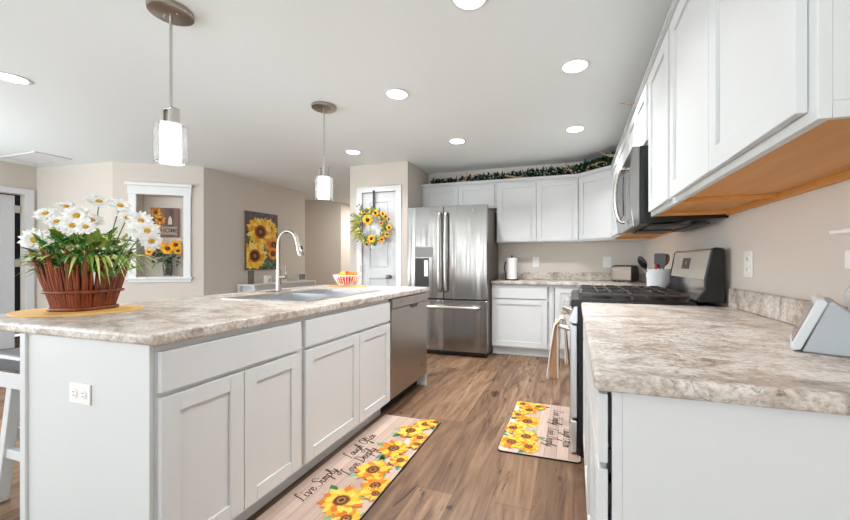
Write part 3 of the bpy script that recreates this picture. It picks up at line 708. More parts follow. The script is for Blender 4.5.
can(-.487, 1.715, 'recessed light cut by the top edge of the photo')
t = thing('ceiling_vent', 'white slatted air vent in the ceiling at the far left', 'vent', (-6.35, 2.75, CZ))
mb = MB(); a = (-6.70, -6.0, 2.56, 2.90)
mb.box(a[0], a[1], a[2], a[2]+.03, CZ-.012, CZ-.0005); mb.box(a[0], a[1], a[3]-.03, a[3], CZ-.012, CZ-.0005); mb.box(a[0], a[0]+.03, a[2]+.03, a[3]-.03, CZ-.012, CZ-.0005); mb.box(a[1]-.03, a[1], a[2]+.03, a[3]-.03, CZ-.012, CZ-.0005)
part(mb, 'frame', 'trim', t, bevel=.003)
mb = MB()
for i in range(14): y = a[2]+.04+i*.019; mb.box(a[0]+.03, a[1]-.03, y, y+.011, CZ-.010, CZ-.004)
part(mb, 'slats', 'trim', t)
def pendant(x, y, label):
    t = thing('pendant_light', label, 'pendant light', (x, y, CZ), 'pendants over the island')
    mb = MB(); mb.lathe([(.098, -.001), (.1, -.006), (.098, -.022), (.09, -.027), (1e-6, -.027)], (x, y, CZ), 32); cn = part(mb, 'canopy', 'canopy', t, smooth=True)
    for s in (-1, 1): mb = MB(); mb.cyl((x+s*.045, y, CZ-.026), (x+s*.045, y, CZ-.033), .006); part(mb, 'canopy_screw', 'satin', cn, smooth=True)
    mb = MB(); mb.cyl((x, y, CZ-.027), (x, y, 1.93), .0065, n=12); part(mb, 'rod', 'satin', t, smooth=True)
    mb = MB(); mb.box(x-.036, x-.029, y-.018, y+.018, 1.845, 1.935); mb.box(x+.029, x+.036, y-.018, y+.018, 1.845, 1.935); mb.box(x-.036, x+.036, y-.018, y+.018, 1.928, 1.935); mb.box(x-.036, x+.036, y-.018, y+.018, 1.845, 1.852)
    mb.cyl((x, y, 1.93), (x, y, 1.85), .014, n=14); part(mb, 'bracket', 'satin', t, bevel=.001)
    R = .070
    mb = MB(); mb.lathe([(R, 1.655), (R, 1.845), (R-.005, 1.845), (R-.005, 1.655), (R, 1.655)], (x, y, 0), 32); part(mb, 'glass_shade', 'glass', t, smooth=True, label='clear glass outer shade')
    mb = MB(); mb.lathe([(.047, 1.668), (.049, 1.68), (.049, 1.835), (.044, 1.844)], (x, y, 0), 28); part(mb, 'diffuser', 'frost', t, smooth=True, label='glowing white inner glass')
pendant(-1.969, 1.337, 'larger, nearer glass pendant hanging above the flower basket end of the island')
pendant(-1.973, 2.544, 'smaller, farther glass pendant hanging above the sink')

# ------------------------------------------------------------------ outlets and switches
def outlet(label, T, kind='outlet', w_=.075, h_=.12, horizontal=False):
    o = T(0, 0, 0); t = thing('electrical_outlet' if kind == 'outlet' else 'light_switch', label, kind, o)
    mb = MB(); mb.box(-w_/2, w_/2, -h_/2, h_/2, .0005, .006, T=T); pl = part(mb, 'cover_plate', 'plastic', t, bevel=.002)
    if kind == 'outlet':
        for s in (-1, 1):
            cx, cy = (s*w_*.22, 0) if horizontal else (0, s*h_*.2)
            mb = MB(); mb.lathe([(.016, .0062), (.016, .0085), (1e-6, .0085)], (0, 0, 0), 18, T=lambda a, b, c: T(cx+a, cy+b, c)); f = part(mb, 'receptacle', 'plastic', t, smooth=True)
            mb = MB()
            if horizontal: mb.box(cx-.006, cx+.005, cy-.007, cy-.005, .0086, .009, T=T); mb.box(cx-.006, cx+.005, cy+.005, cy+.007, .0086, .009, T=T)
            else: mb.box(cx-.007, cx-.005, cy-.005, cy+.006, .0086, .009, T=T); mb.box(cx+.005, cx+.007, cy-.005, cy+.006, .0086, .009, T=T)
            part(mb, 'slots', 'darkgrey', f)
    else:
        mb = MB(); mb.box(-.017, .017, -.033, .033, .0065, .010, T=T); part(mb, 'rocker', 'plastic', t, bevel=.001)
    return t
outlet('white outlet turned sideways on the near end panel of the island', frame((-1.68, .836, .678), (1, 0, 0), (0, -1, 0)), w_=.115, h_=.072, horizontal=True)
outlet('white outlet on the back wall to the right of the paper towels', frame((-.487, WB, 1.150), (1, 0, 0), (0, -1, 0)), w_=.085, h_=.135)
outlet('white wall switch on the back wall above the toaster', frame((.40, WB, 1.147), (1, 0, 0), (0, -1, 0)), 'light switch', w_=.1, h_=.135)
outlet('white outlet on the right wall above the near backsplash, beside the range', frame((WR, 2.065, 1.138), (0, -1, 0), (-1, 0, 0)), w_=.085, h_=.125)
outlet('white outlet at the right photo edge with a plug in it', frame((WR, 1.295, 1.150), (0, -1, 0), (-1, 0, 0)), w_=.085, h_=.125)
mb = MB(); mb.box(.738, .781, 1.258, 1.333, 1.128, 1.182); solo(mb, 'charger_plug', 'plastic', 'white square charger plugged in under the little wall ledge', 'charger', (.76, 1.295, 1.128), bevel=.004)
mb = MB(); mb.tube(catmull([(.757, 1.325, 1.127), (.757, 1.335, 1.09), (.757, 1.365, 1.06), (.757, 1.36, 1.035), (.757, 1.345, 1.018), (.75, 1.34, 1.0), (.745, 1.335, .95), (.74, 1.33, .9165)], 5), .0022, 8)
solo(mb, 'charging_cord', 'palegrey', 'thin grey cord dropping from the charger to the worktop', 'cord', (.75, 1.34, .9165), smooth=True)
mb = MB(); mb.box(.72, .789, 1.08, 1.365, 1.230, 1.241); solo(mb, 'wall_ledge', 'plastic', 'small white shelf ledge on the right wall above the charger', 'shelf', (.75, 1.22, 1.230), bevel=.003)

# ------------------------------------------------------------------ things on the worktops
# smart display, seen from its end
ang = math.radians(24.5); wu = Vector((math.sin(ang), math.cos(ang), 0)); du = Vector((math.cos(ang), -math.sin(ang), 0))
so = Vector((.540, 1.178, .9145)); TS = lambda d, z, wv: so+du*d+wu*wv+Vector((0, 0, z))
t = thing('smart_display', 'grey and white smart display standing on the near right worktop', 'smart display', so)
mb = MB(); mb.prism([(.022, .0), (.18, .0), (.19, .01), (.184, .03), (.125, .095), (.086, .132), (.072, .133), (.028, .013)], .004, .196, TS); part(mb, 'fabric_base', 'fabric', t, bevel=.006, seg=3)
mb = MB(); mb.prism([(.0, .008), (.008, .002), (.022, .006), (.072, .130), (.066, .139), (.052, .139)], 0, .20, TS); part(mb, 'screen_frame', 'palegrey', t, bevel=.004, seg=3)
us = Vector((.052, .131)).normalized(); nsn = Vector((-us.y, us.x))
TSS = lambda a, b, c: TS(.0+us.x*b+nsn.x*c, .008+us.y*b+nsn.y*c, a)
mb = MB(); mb.box(.016, .184, .016, .126, .0004, .0012, T=TSS); part(mb, 'screen', 'screen', t)

# utensil crock
cx, cy = .63, 3.20
t = thing('utensil_crock', 'white ceramic crock holding cooking utensils behind the range', 'crock', (cx, cy, .9145))
mb = MB(); mb.lathe([(.074, 0), (.078, .004), (.088, .165), (.092, .168), (.092, .178), (.086, .178), (.082, .165), (.072, .012), (1e-6, .012)], (cx, cy, .9145), 32); part(mb, 'pot', 'ceramic', t, smooth=True)
def utensil(name, label, cat, base, tip, headf, mh, ms='black', rs=.007):
    t = thing(name, label, cat, base); b, e = Vector(base), Vector(tip)
    mb = MB(); mb.tube([b, e], rs, 10); part(mb, 'shaft', ms, t, smooth=True)
    mb = MB(); headf(mb, e, (e-b).normalized()); part(mb, 'head', mh, t, smooth=True); return t
def oval(rx, ry, th):
    def f(mb, e, d):
        side = d.cross(Vector((-.35, -.94, 0))).normalized(); nf = side.cross(d).normalized()
        mb.lathe([(1e-6, -th)]+[(rx*math.sin(PI*i/8), -th*math.cos(PI*i/8)) for i in range(1, 8)]+[(1e-6, th)], (0, 0, 0), 20, T=lambda a, b, c: e+d*(ry*.9+b*ry/rx)+side*a+nf*c)
    return f
def turner(hw, L_, th):
    def f(mb, e, d):
        side = d.cross(Vector((-.35, -.94, 0))).normalized(); nf = side.cross(d).normalized()
        mb.prism([(-hw*.75, -.01), (hw*.75, -.01), (hw, L_*.25), (hw, L_*.9), (hw*.85, L_), (-hw*.85, L_), (-hw, L_*.9), (-hw, L_*.25)], -th, th, lambda a, b, c: e+side*a+d*b+nf*c)
    return f
utensil('cooking_spoon', 'black cooking spoon leaning left out of the white crock', 'spoon', (cx-.01, cy-.01, .935), (cx-.095, cy-.02, 1.10), oval(.028, .055, .008), 'black')
utensil('spatula', 'wide black turner standing upright in the white crock', 'spatula', (cx+.01, cy, .935), (cx+.01, cy-.005, 1.11), turner(.040, .105, .004), 'black')
utensil('wooden_spoon', 'brown wooden spoon leaning right out of the white crock', 'spoon', (cx, cy+.02, .935), (cx+.045, cy+.02, 1.12), oval(.026, .05, .008), 'wood', 'wood')
utensil('rubber_scraper', 'short red handled scraper in the middle of the white crock', 'scraper', (cx-.02, cy-.03, .935), (cx-.022, cy-.035, 1.09), oval(.012, .022, .008), 'red', 'red')

# toaster
tx, ty = .565, 4.68; ta = math.radians(-32)
TT = frame((tx, ty, .9145), (math.cos(ta), math.sin(ta), 0), (math.sin(ta), -math.cos(ta), 0))
t = thing('toaster', 'stainless two slot toaster in the corner of the far worktop', 'toaster', (tx, ty, .9145))
prof = [(-.085, .012), (-.09, .03), (-.088, .14), (-.075, .18), (-.045, .196), (.045, .196), (.075, .18), (.088, .14), (.09, .03), (.085, .012)]
mb = MB(); mb.prism(prof, -.105, .115, lambda n_, z, u_: TT(u_, z, n_)); part(mb, 'shell', 'steel_t', t, bevel=.004, seg=2)
mb = MB(); mb.prism([(p[0]*.98, p[1]*.97) for p in prof], -.125, -.1055, lambda n_, z, u_: TT(u_, z, n_)); part(mb, 'end_cap', 'steel_t', t, bevel=.006)
mb = MB(); mb.prism([(p[0]*.98, p[1]*.97) for p in prof], .1155, .127, lambda n_, z, u_: TT(u_, z, n_)); part(mb, 'end_cap', 'darkgrey', t, bevel=.004)
mb = MB(); mb.box(-.09, .10, .1965, .198, -.040, -.012, T=TT); part(mb, 'bread_slot', 'black', t)
mb = MB(); mb.box(-.09, .10, .1965, .198, .012, .040, T=TT); part(mb, 'bread_slot', 'black', t)
mb = MB(); mb.box(-.155, -.132, .125, .145, -.02, .02, T=TT); part(mb, 'lever', 'black', t, bevel=.004)
mb = MB(); mb.box(-.131, -.1255, .10, .17, -.05, .05, T=TT); part(mb, 'control_plate', 'black', t, bevel=.003)
for a in (-.09, .09):
    for b in (-.06, .06): mb = MB(); mb.box(a-.015, a+.015, .0, .0118, b-.015, b+.015, T=TT); part(mb, 'foot', 'black', t)

# paper towels
px_, py_ = -.765, 4.70
t = thing('paper_towel_holder', 'black upright paper towel holder beside the refrigerator', 'holder', (px_, py_, .9145))
mb = MB(); mb.lathe([(.085, 0), (.087, .006), (.08, .014), (1e-6, .014)], (px_, py_, .9145), 28); part(mb, 'base', 'blackm', t, smooth=True)
mb = MB(); mb.cyl((px_, py_, .928), (px_, py_, 1.215), .007, n=12); mb.ball((px_, py_, 1.222), .013); part(mb, 'post', 'blackm', t, smooth=True)
mb = MB(); mb.tube(catmull([(px_-.078, py_, .925), (px_-.082, py_, 1.0), (px_-.095, py_, 1.06), (px_-.088, py_, 1.12), (px_-.078, py_, 1.15)], 5), .008, 10); part(mb, 'tension_arm', 'blackm', t, smooth=True)
mb = MB(); mb.lathe([(.02, 0), (.066, 0), (.066, .27), (.02, .27), (.02, 0)], (px_, py_, .930), 32); solo(mb, 'paper_towel_roll', 'paper', 'white roll of paper towels on the black upright holder', 'paper towels', (px_, py_, .930), smooth=True)
mb = MB(); mb.box(-.20, .16, 4.47, 4.70, .9145, .921); solo(mb, 'cutting_board', 'glassgreen', 'thin pale green glass cutting board lying on the far worktop', 'cutting board', (-.02, 4.58, .9145), bevel=.002)

# ------------------------------------------------------------------ flowers: shared builders
YEL = hexl('#f6c021', '#f2a81c', '#f8cf3c', '#e98f14'); GRN = hexl('#3f6b2f', '#5c8a3c', '#2f5a34', '#7d9a4a')
def basis(n):
    n = Vector(n).normalized(); a = Vector((0, 0, 1)) if abs(n.z) < .9 else Vector((0, 1, 0))
    u = a.cross(n).normalized(); return u, n.cross(u), n
def rosette(mb, c, n, R, k, cols, r0=.25, cup=.25, wid=.2, layers=1, jit=.1):
    u, v, n = basis(n); c = Vector(c)
    for ly in range(layers):
        for i in range(k):
            a = 2*PI*(i+.5*ly)/k+rng.uniform(-jit, jit); d = u*math.cos(a)+v*math.sin(a); s = n.cross(d)
            Rr = R*rng.uniform(.88, 1.05)*(1-.16*ly); cu = cup*rng.uniform(.5, 1.4)+.1*ly
            pts = [c+d*(R*r0*.7), c+d*(Rr*.5)+n*(R*cu*.35), c+d*(Rr*.8)+n*(R*cu*.5), c+d*Rr+n*(R*cu*.35)]
            mb.col = rng.choice(cols); mb.strip(pts, s, [R*wid*.5, R*wid, R*wid*.8, R*wid*.06])
def disc(mb, c, n, r, h, cols=None):
    u, v, nn_ = basis(n); c = Vector(c)
    if cols: mb.col = cols[0]
    mb.lathe([(r, 0), (r*.95, h*.5), (r*.6, h), (1e-6, h*.8)], (0, 0, 0), 14, T=lambda a, b, z: c+u*a+v*b+nn_*z)
def leaf(mb, c, d, L, wd, cols, droop=.25, side=None):
    c = Vector(c); d = Vector(d).normalized(); s = side or d.cross(Vector((rng.uniform(-.4, .4), rng.uniform(-.4, .4), 1))).normalized()
    dn = Vector((0, 0, -1)); pts = [c+d*L*f+dn*L*droop*f*f for f in (0, .2, .45, .72, 1)]
    mb.col = rng.choice(cols); mb.strip(pts, s, [wd*.2, wd*.8, wd, wd*.65, wd*.03])

# --- basket of daisies on the island
bx, by = -2.255, 1.135; brot = math.radians(14)
bu, bv = Vector((math.cos(brot), math.sin(brot), 0)), Vector((-math.sin(brot), math.cos(brot), 0))
BC = Vector((bx, by, .9215))
def sq(a, hx, hy_, p=3.2):
    c, s_ = math.cos(a), math.sin(a); r = (abs(c)**p+abs(s_)**p)**(-1/p)
    return bu*(hx*r*c)+bv*(hy_*r*s_)
mb = MB(); mb.lathe([(1e-6, 0), (.998, 0), (1, .003), (.99, .006), (1e-6, .006)], (0, 0, 0), 48, T=lambda a, b, c: Vector((-2.25, 1.115, .9145))+bu*a*.255+bv*b*.205+Vector((0, 0, c)))
solo(mb, 'placemat', 'mat_straw', 'oval yellow placemat under the twig flower basket', 'placemat', (-2.25, 1.115, .9145))
t = thing('flower_basket', 'twig basket of white daisies standing on the island', 'flower arrangement', BC)
HX0, HY0, HX1, HY1 = .085, .092, .138, .140
mb = MB(); mb2 = MB(); NT = 78
for i in range(NT):
    a = 2*PI*i/NT+rng.uniform(-.03, .03); hgt = rng.uniform(.19, .285)
    b0 = BC+sq(a, HX0, HY0)+Vector((0, 0, .004)); tw = rng.uniform(-.08, .08)
    f = hgt/.22; top = BC+sq(a+tw, HX0+(HX1-HX0)*f, HY0+(HY1-HY0)*f)+Vector((0, 0, hgt))
    midp = b0.lerp(top, .5)+Vector((rng.uniform(-.004, .004), rng.uniform(-.004, .004), 0)); r = rng.uniform(.005, .008)
    mb.tube([b0, midp, top], [r, r, r*.8], 7)
part(mb, 'twig_wall', 'twig', t, smooth=True)
for z, rr_ in ((.008, .008), (.088, .007)):
    f = z/.22; pts = [BC+sq(2*PI*i/60, HX0+(HX1-HX0)*f+.011, HY0+(HY1-HY0)*f+.011)+Vector((0, 0, z)) for i in range(60)]
    mb = MB(); mb.tube(pts, rr_, 8, closed=True); part(mb, 'woven_band', 'twig', t, smooth=True)
mb = MB(); mb.prism([tuple((sq(2*PI*i/40, HX0*.95, HY0*.95)).xy) for i in range(40)], .003, .02, lambda a, b, c: BC+Vector((a, b, c))); part(mb, 'basket_floor', 'twig', t)
mb = MB(); G2 = hexl('#7f9a3a', '#a5b352', '#4f7d33', '#2f7a3f', '#8fa84a', '#c2c878', '#2a6a35')
for i in range(420):
    a = rng.uniform(0, 2*PI); rr_ = math.sqrt(rng.uniform(0, 1))
    c = BC+sq(a, .135*rr_, .13*rr_)+Vector((0, 0, rng.uniform(.17, .33)))
    d = sq(a, .8, .6)*rng.uniform(.3, 1.2)+Vector((rng.uniform(-.3, .3), rng.uniform(-.3, .3), rng.uniform(.25, .9)))
    leaf(mb, c, d, rng.uniform(.06, .13), rng.uniform(.006, .016), G2, rng.uniform(.1, .8))
for i in range(26):                      # long trailing grass blades
    a = rng.uniform(-.9, .9); c = BC+sq(a, .13, .12)+Vector((0, 0, .25))
    leaf(mb, c, sq(a, .8, .8)+Vector((0, -.1, .45)), rng.uniform(.14, .2), .006, G2[:2]+G2[5:6], rng.uniform(.6, 1.2))
for i in range(40):                      # a few blades falling over the front
    a = rng.uniform(-2.4, -.5); c = BC+sq(a, .135, .135)+Vector((0, 0, .25))
    leaf(mb, c, sq(a, .8, .8)+Vector((0, 0, .5)), rng.uniform(.05, .10), .007, G2, rng.uniform(.4, 1.0))
part(mb, 'foliage', 'leaf', t, closed=False)
mb = MB(); 
for i in range(120):                     # pale filler sprigs
    a = rng.uniform(0, 2*PI); rr_ = math.sqrt(rng.uniform(0, 1)); c = BC+sq(a, .16*rr_, .15*rr_)+Vector((0, 0, rng.uniform(.28, .38)))
    mb.col = rng.choice(hexl('#e9e6c2', '#d8dca0', '#f2f0dc')); mb.ball(c, rng.uniform(.004, .007), 6)
part(mb, 'filler_blossom', 'leaf', t)
WHT = hexl('#f4f4f1', '#ecece8', '#fbfbf8', '#e2e3e0')
dz = [(35, 240, 1.00, .052, (-.15, -1, .15)), (46, 214, 1.10, .045, (-.3, -.8, .7)), (66, 207, 1.15, .040, (0, -.5, 1)), (77, 216, 1.02, .047, (.1, -1, .45)), (57, 222, 1.05, .040, (-.1, -.8, .8)),
      (73, 226, 1.0, .044, (.05, -.9, .6)), (92, 221, 1.08, .040, (.3, -.6, 1)), (99, 202, 1.12, .046, (.1, -.45, 1)), (120, 206, 1.14, .043, (.4, -.4, 1)), (127, 218, 1.10, .034, (.5, -.5, .8)),
      (141, 221, 1.06, .040, (.6, -.8, .3)), (147, 231, 1.04, .042, (.8, -.7, .1)), (151, 241, 1.03, .036, (.9, -.6, -.3)), (137, 230, 1.02, .034, (.3, -1, .2)), (86, 227, .99, .034, (.1, -1, .4))]
for px, py, Yd, R, nrm in dz:
    nrm = tuple(Vector(nrm)+Vector((.75, .1, 0))); c = ay(px, py, Yd); mb = MB(); R *= 1.15; rosette(mb, c, nrm, R, 15, WHT, .15, .22, .15, 3)
    dd = part(mb, 'daisy', 'petal', t, closed=False, smooth=True)
    mb = MB(); disc(mb, c+Vector(nrm).normalized()*.004, nrm, R*.24, .007, hexl('#c89a2e')); part(mb, 'daisy_centre', 'petal', dd, smooth=True)
    mb = MB(); mb.col = GRN[0]; b0 = BC+Vector(((c.x-BC.x)*.5, (c.y-BC.y)*.5, .16))
    mb.tube(catmull([b0, b0.lerp(c, .5)+Vector((0, 0, .02)), c-Vector(nrm).normalized()*.004], 4), .0022, 6); part(mb, 'daisy_stem', 'leaf', dd, smooth=True)

# --- fruit bowl and its placemat at the far end of the island
fc = Vector((-2.075, 3.025, .9145))
mb = MB(); mb.lathe([(1e-6, 0), (.998, 0), (1, .002), (.99, .004), (1e-6, .004)], (0, 0, 0), 48, T=lambda a, b, c: fc+Vector((a*.20, b*.15, c)))
solo(mb, 'placemat', 'mat_straw', 'yellow placemat under the bowl of orange fruit', 'placemat', fc)
bc = fc+Vector((-.005, .0, .0045))
t = thing('fruit_bowl', 'white openwork bowl full of orange fruit at the far end of the island', 'bowl', bc)
def br(z): return .065+.063*(z/.10)**.7
mb = MB(); mb.lathe([(1e-6, 0), (.066, 0), (.068, .006), (1e-6, .006)], bc, 32); part(mb, 'bowl_base', 'ceramic', t, smooth=True)
mb = MB(); mb.tube([bc+Vector((br(.1)*math.cos(2*PI*i/48), br(.1)*math.sin(2*PI*i/48), .1)) for i in range(48)], .006, 8, closed=True); part(mb, 'bowl_rim', 'ceramic', t, smooth=True)
mb = MB()
for i in range(28):
    a = 2*PI*i/28; mb.tube([bc+Vector((br(z)*math.cos(a), br(z)*math.sin(a), z)) for z in (.003, .03, .06, .1)], .0035, 6)
part(mb, 'bowl_ribs', 'ceramic', t, smooth=True)
for x, y, z, r, m_ in ((-.055, -.03, .050, .036, 'orange'), (.02, -.058, .050, .036, 'redf'), (.062, .02, .052, .035, 'orange'), (-.02, .058, .05, .035, 'redf'), (0, 0, .048, .032, 'orange'),
                       (-.07, .015, .098, .033, 'yelf'), (-.015, -.055, .105, .034, 'yelf'), (.055, -.03, .108, .034, 'orange'), (.05, .045, .105, .033, 'orange'), (-.02, .04, .108, .033, 'redf')):
    nm = {'orange': ('orange', 'round orange heaped in the white openwork bowl', 'orange fruit'), 'redf': ('red_fruit', 'round red fruit among the oranges in the white bowl', 'fruit'), 'yelf': ('yellow_fruit', 'round yellow fruit among the oranges in the white bowl', 'fruit')}[m_]
    mb = MB(); mb.ball(bc+Vector((x, y, z)), r, 16); solo(mb, nm[0], m_, nm[1], nm[2], bc+Vector((x, y, z-r)), {'orange': 'oranges in the bowl', 'redf': 'red fruit in the bowl', 'yelf': 'yellow fruit in the bowl'}[m_], smooth=True)

# ------------------------------------------------------------------ printed mats
def psun(mb, T, cx, cy, R, lay, k=18, tint=None):
    cols = tint or hexl('#d9921c', '#dfa62c', '#cb7614', '#e4b64c', '#bf640e', '#e0ac3a')
    for ly in range(2):
        for i in range(k):
            a = 2*PI*(i+.5*ly)/k+rng.uniform(-.1, .1); Rr = R*rng.uniform(.85, 1.08)*(1-.2*ly); w_ = R*.17
            d = Vector((math.cos(a), math.sin(a))); s_ = Vector((-d.y, d.x)); z = lay+.00012*ly+.000004*i
            mb.col = rng.choice(cols)
            pts = [(.2, .5), (.55, 1), (.8, .75), (1, .02)]; vs = []
            for f, ww in pts:
                for sg in (-1, 1): q = d*(Rr*f)+s_*(w_*ww*sg); vs.append(T(cx+q.x, cy+q.y, z))
            mb.add(vs, [(2*j, 2*j+1, 2*j+3, 2*j+2) for j in range(3)])
            mb.col = hexc('#dd7a12'); q0, q1 = d*(Rr*.25), d*(Rr*.62); e = s_*(R*.022)
            mb.add([T(cx+q0.x-e.x*2, cy+q0.y-e.y*2, z+.00005), T(cx+q0.x+e.x*2, cy+q0.y+e.y*2, z+.00005), T(cx+q1.x, cy+q1.y, z+.00005)], [(0, 1, 2)])
    for r, h in ((.36, '#8a4a14'), (.30, '#4e2a12'), (.19, '#9a6a2a'), (.12, '#3c2210')):
        mb.col = hexc(h); rr_ = [R*r*rng.uniform(.88, 1.08) for _ in range(20)]
        lay += .00006
        mb.add([T(cx+rr_[i]*math.cos(2*PI*i/20), cy+rr_[i]*math.sin(2*PI*i/20), lay+.0003) for i in range(20)], [list(range(20))])
def pleaf(mb, T, x, y, a, L, wd, lay, cols):
    d = Vector((math.cos(a), math.sin(a))); s_ = Vector((-d.y, d.x)); vs = []
    for f, ww in ((0, .1), (.3, .9), (.6, .8), (1, .02)):
        for sg in (-1, 1): q = d*(L*f)+s_*(wd*ww*sg); vs.append(T(x+q.x, y+q.y, lay))
    mb.col = rng.choice(cols); mb.add(vs, [(2*j, 2*j+1, 2*j+3, 2*j+2) for j in range(3)])
# single-stroke script lettering
GL = {
 'L': ([[(.50, 1.62), (.46, 1.92), (.28, 1.85), (.22, 1.3), (.20, .6), (.12, .12), (-.02, .0), (.12, .10), (.40, -.02), (.75, .10)]], .85),
 'i': ([[(.10, .90), (.07, .25), (.16, .0), (.36, .25)], [(.10, 1.25), (.14, 1.32), (.12, 1.42), (.16, 1.45)]], .40),
 'v': ([[(.0, .8), (.15, .9), (.22, .1), (.3, .0), (.6, .9), (.8, .8)]], .75),
 'e': ([[(.0, .4), (.35, .55), (.45, .85), (.25, .95), (.08, .5), (.2, .03), (.45, .1), (.65, .4)]], .6),
 'S': ([[(.85, 1.6), (.6, 1.95), (.25, 1.7), (.35, 1.2), (.65, .8), (.6, .2), (.2, -.05), (-.1, .25)], ], .85),
 'm': ([[(.0, .75), (.1, .9), (.09, .0), (.11, .55), (.27, .92), (.37, .7), (.36, .0), (.39, .55), (.56, .92), (.66, .7), (.65, .12), (.85, .25)]], .85),
 'p': ([[(.0, .7), (.15, .9), (.0, -.9), (.12, .6), (.4, .95), (.55, .5), (.3, .0), (.12, .15)], ], .65),
 'l': ([[(.0, .2), (.35, 1.3), (.3, 1.8), (.15, 1.5), (.12, .3), (.25, .0), (.5, .25)]], .45),
 'y': ([[(.0, .9), (.08, .2), (.25, .05), (.5, .9), (.35, -.4), (.1, -.95), (-.15, -.6), (.3, -.1), (.7, .3)]], .65),
 'a': ([[(.5, .8), (.25, .95), (.02, .4), (.2, .0), (.45, .4), (.52, .9), (.5, .15), (.75, .2)]], .7),
 'u': ([[(.0, .9), (.05, .2), (.2, .0), (.45, .5), (.5, .9), (.5, .15), (.75, .2)]], .7),
 'g': ([[(.5, .8), (.25, .95), (.02, .45), (.2, .05), (.5, .5), (.5, .9), (.4, -.5), (.1, -.95), (-.1, -.5), (.7, .25)]], .7),
 'h': ([[(.0, .2), (.3, 1.5), (.2, 1.8), (.08, 1.2), (.03, .0), (.2, .7), (.42, .9), (.45, .15), (.7, .2)]], .65),
 'O': ([[(.5, 1.9), (.1, 1.4), (.05, .5), (.4, .0), (.8, .5), (.85, 1.4), (.5, 1.9), (.3, 1.6), (.95, 1.8)]], 1.0),
 'f': ([[(.0, .3), (.4, 1.5), (.3, 1.85), (.15, 1.2), (.1, -.6), (.0, -.9), (-.02, -.4), (.3, .4), (.55, .45)]], .5),
 't': ([[(.2, 1.5), (.12, .3), (.22, .0), (.5, .25)], [(-.05, 1.0), (.45, 1.05)]], .45),
 'n': ([[(.0, .8), (.1, .9), (.08, .0), (.22, .7), (.42, .9), (.45, .1), (.7, .25)]], .65),
 'o': ([[(.3, .95), (.05, .5), (.2, .02), (.48, .4), (.32, .92), (.65, .8)]], .62),
 'D': ([[(.3, 1.8), (.2, .0), (.05, .05), (.3, .0), (.8, .3), (.9, 1.1), (.5, 1.85), (-.05, 1.75)]], 1.0), ' ': ([], .45)}
def script(mb, T, text, x, y, s, lay, w_=.12, shear=.22):
    for ch in text:
        strokes, adv = GL[ch]
        for st in strokes:
            P = catmull([(a+shear*b, b, 0) for a, b in st], 5) if len(st) > 2 else [Vector((*p, 0)) for p in st]
            vs = []
            for i, p in enumerate(P):
                d = (P[min(i+1, len(P)-1)]-P[max(i-1, 0)]).normalized(); nrm = Vector((-d.y, d.x, 0)); hw = w_*(.45+.75*abs(d.y))
                for sg in (-1, 1): q = p+nrm*hw*sg*.6; vs.append(T(x+q.x*s, y+q.y*s, lay))
            mb.add(vs, [(2*i, 2*i+1, 2*i+3, 2*i+2) for i in range(len(P)-1)])
        x += adv*s
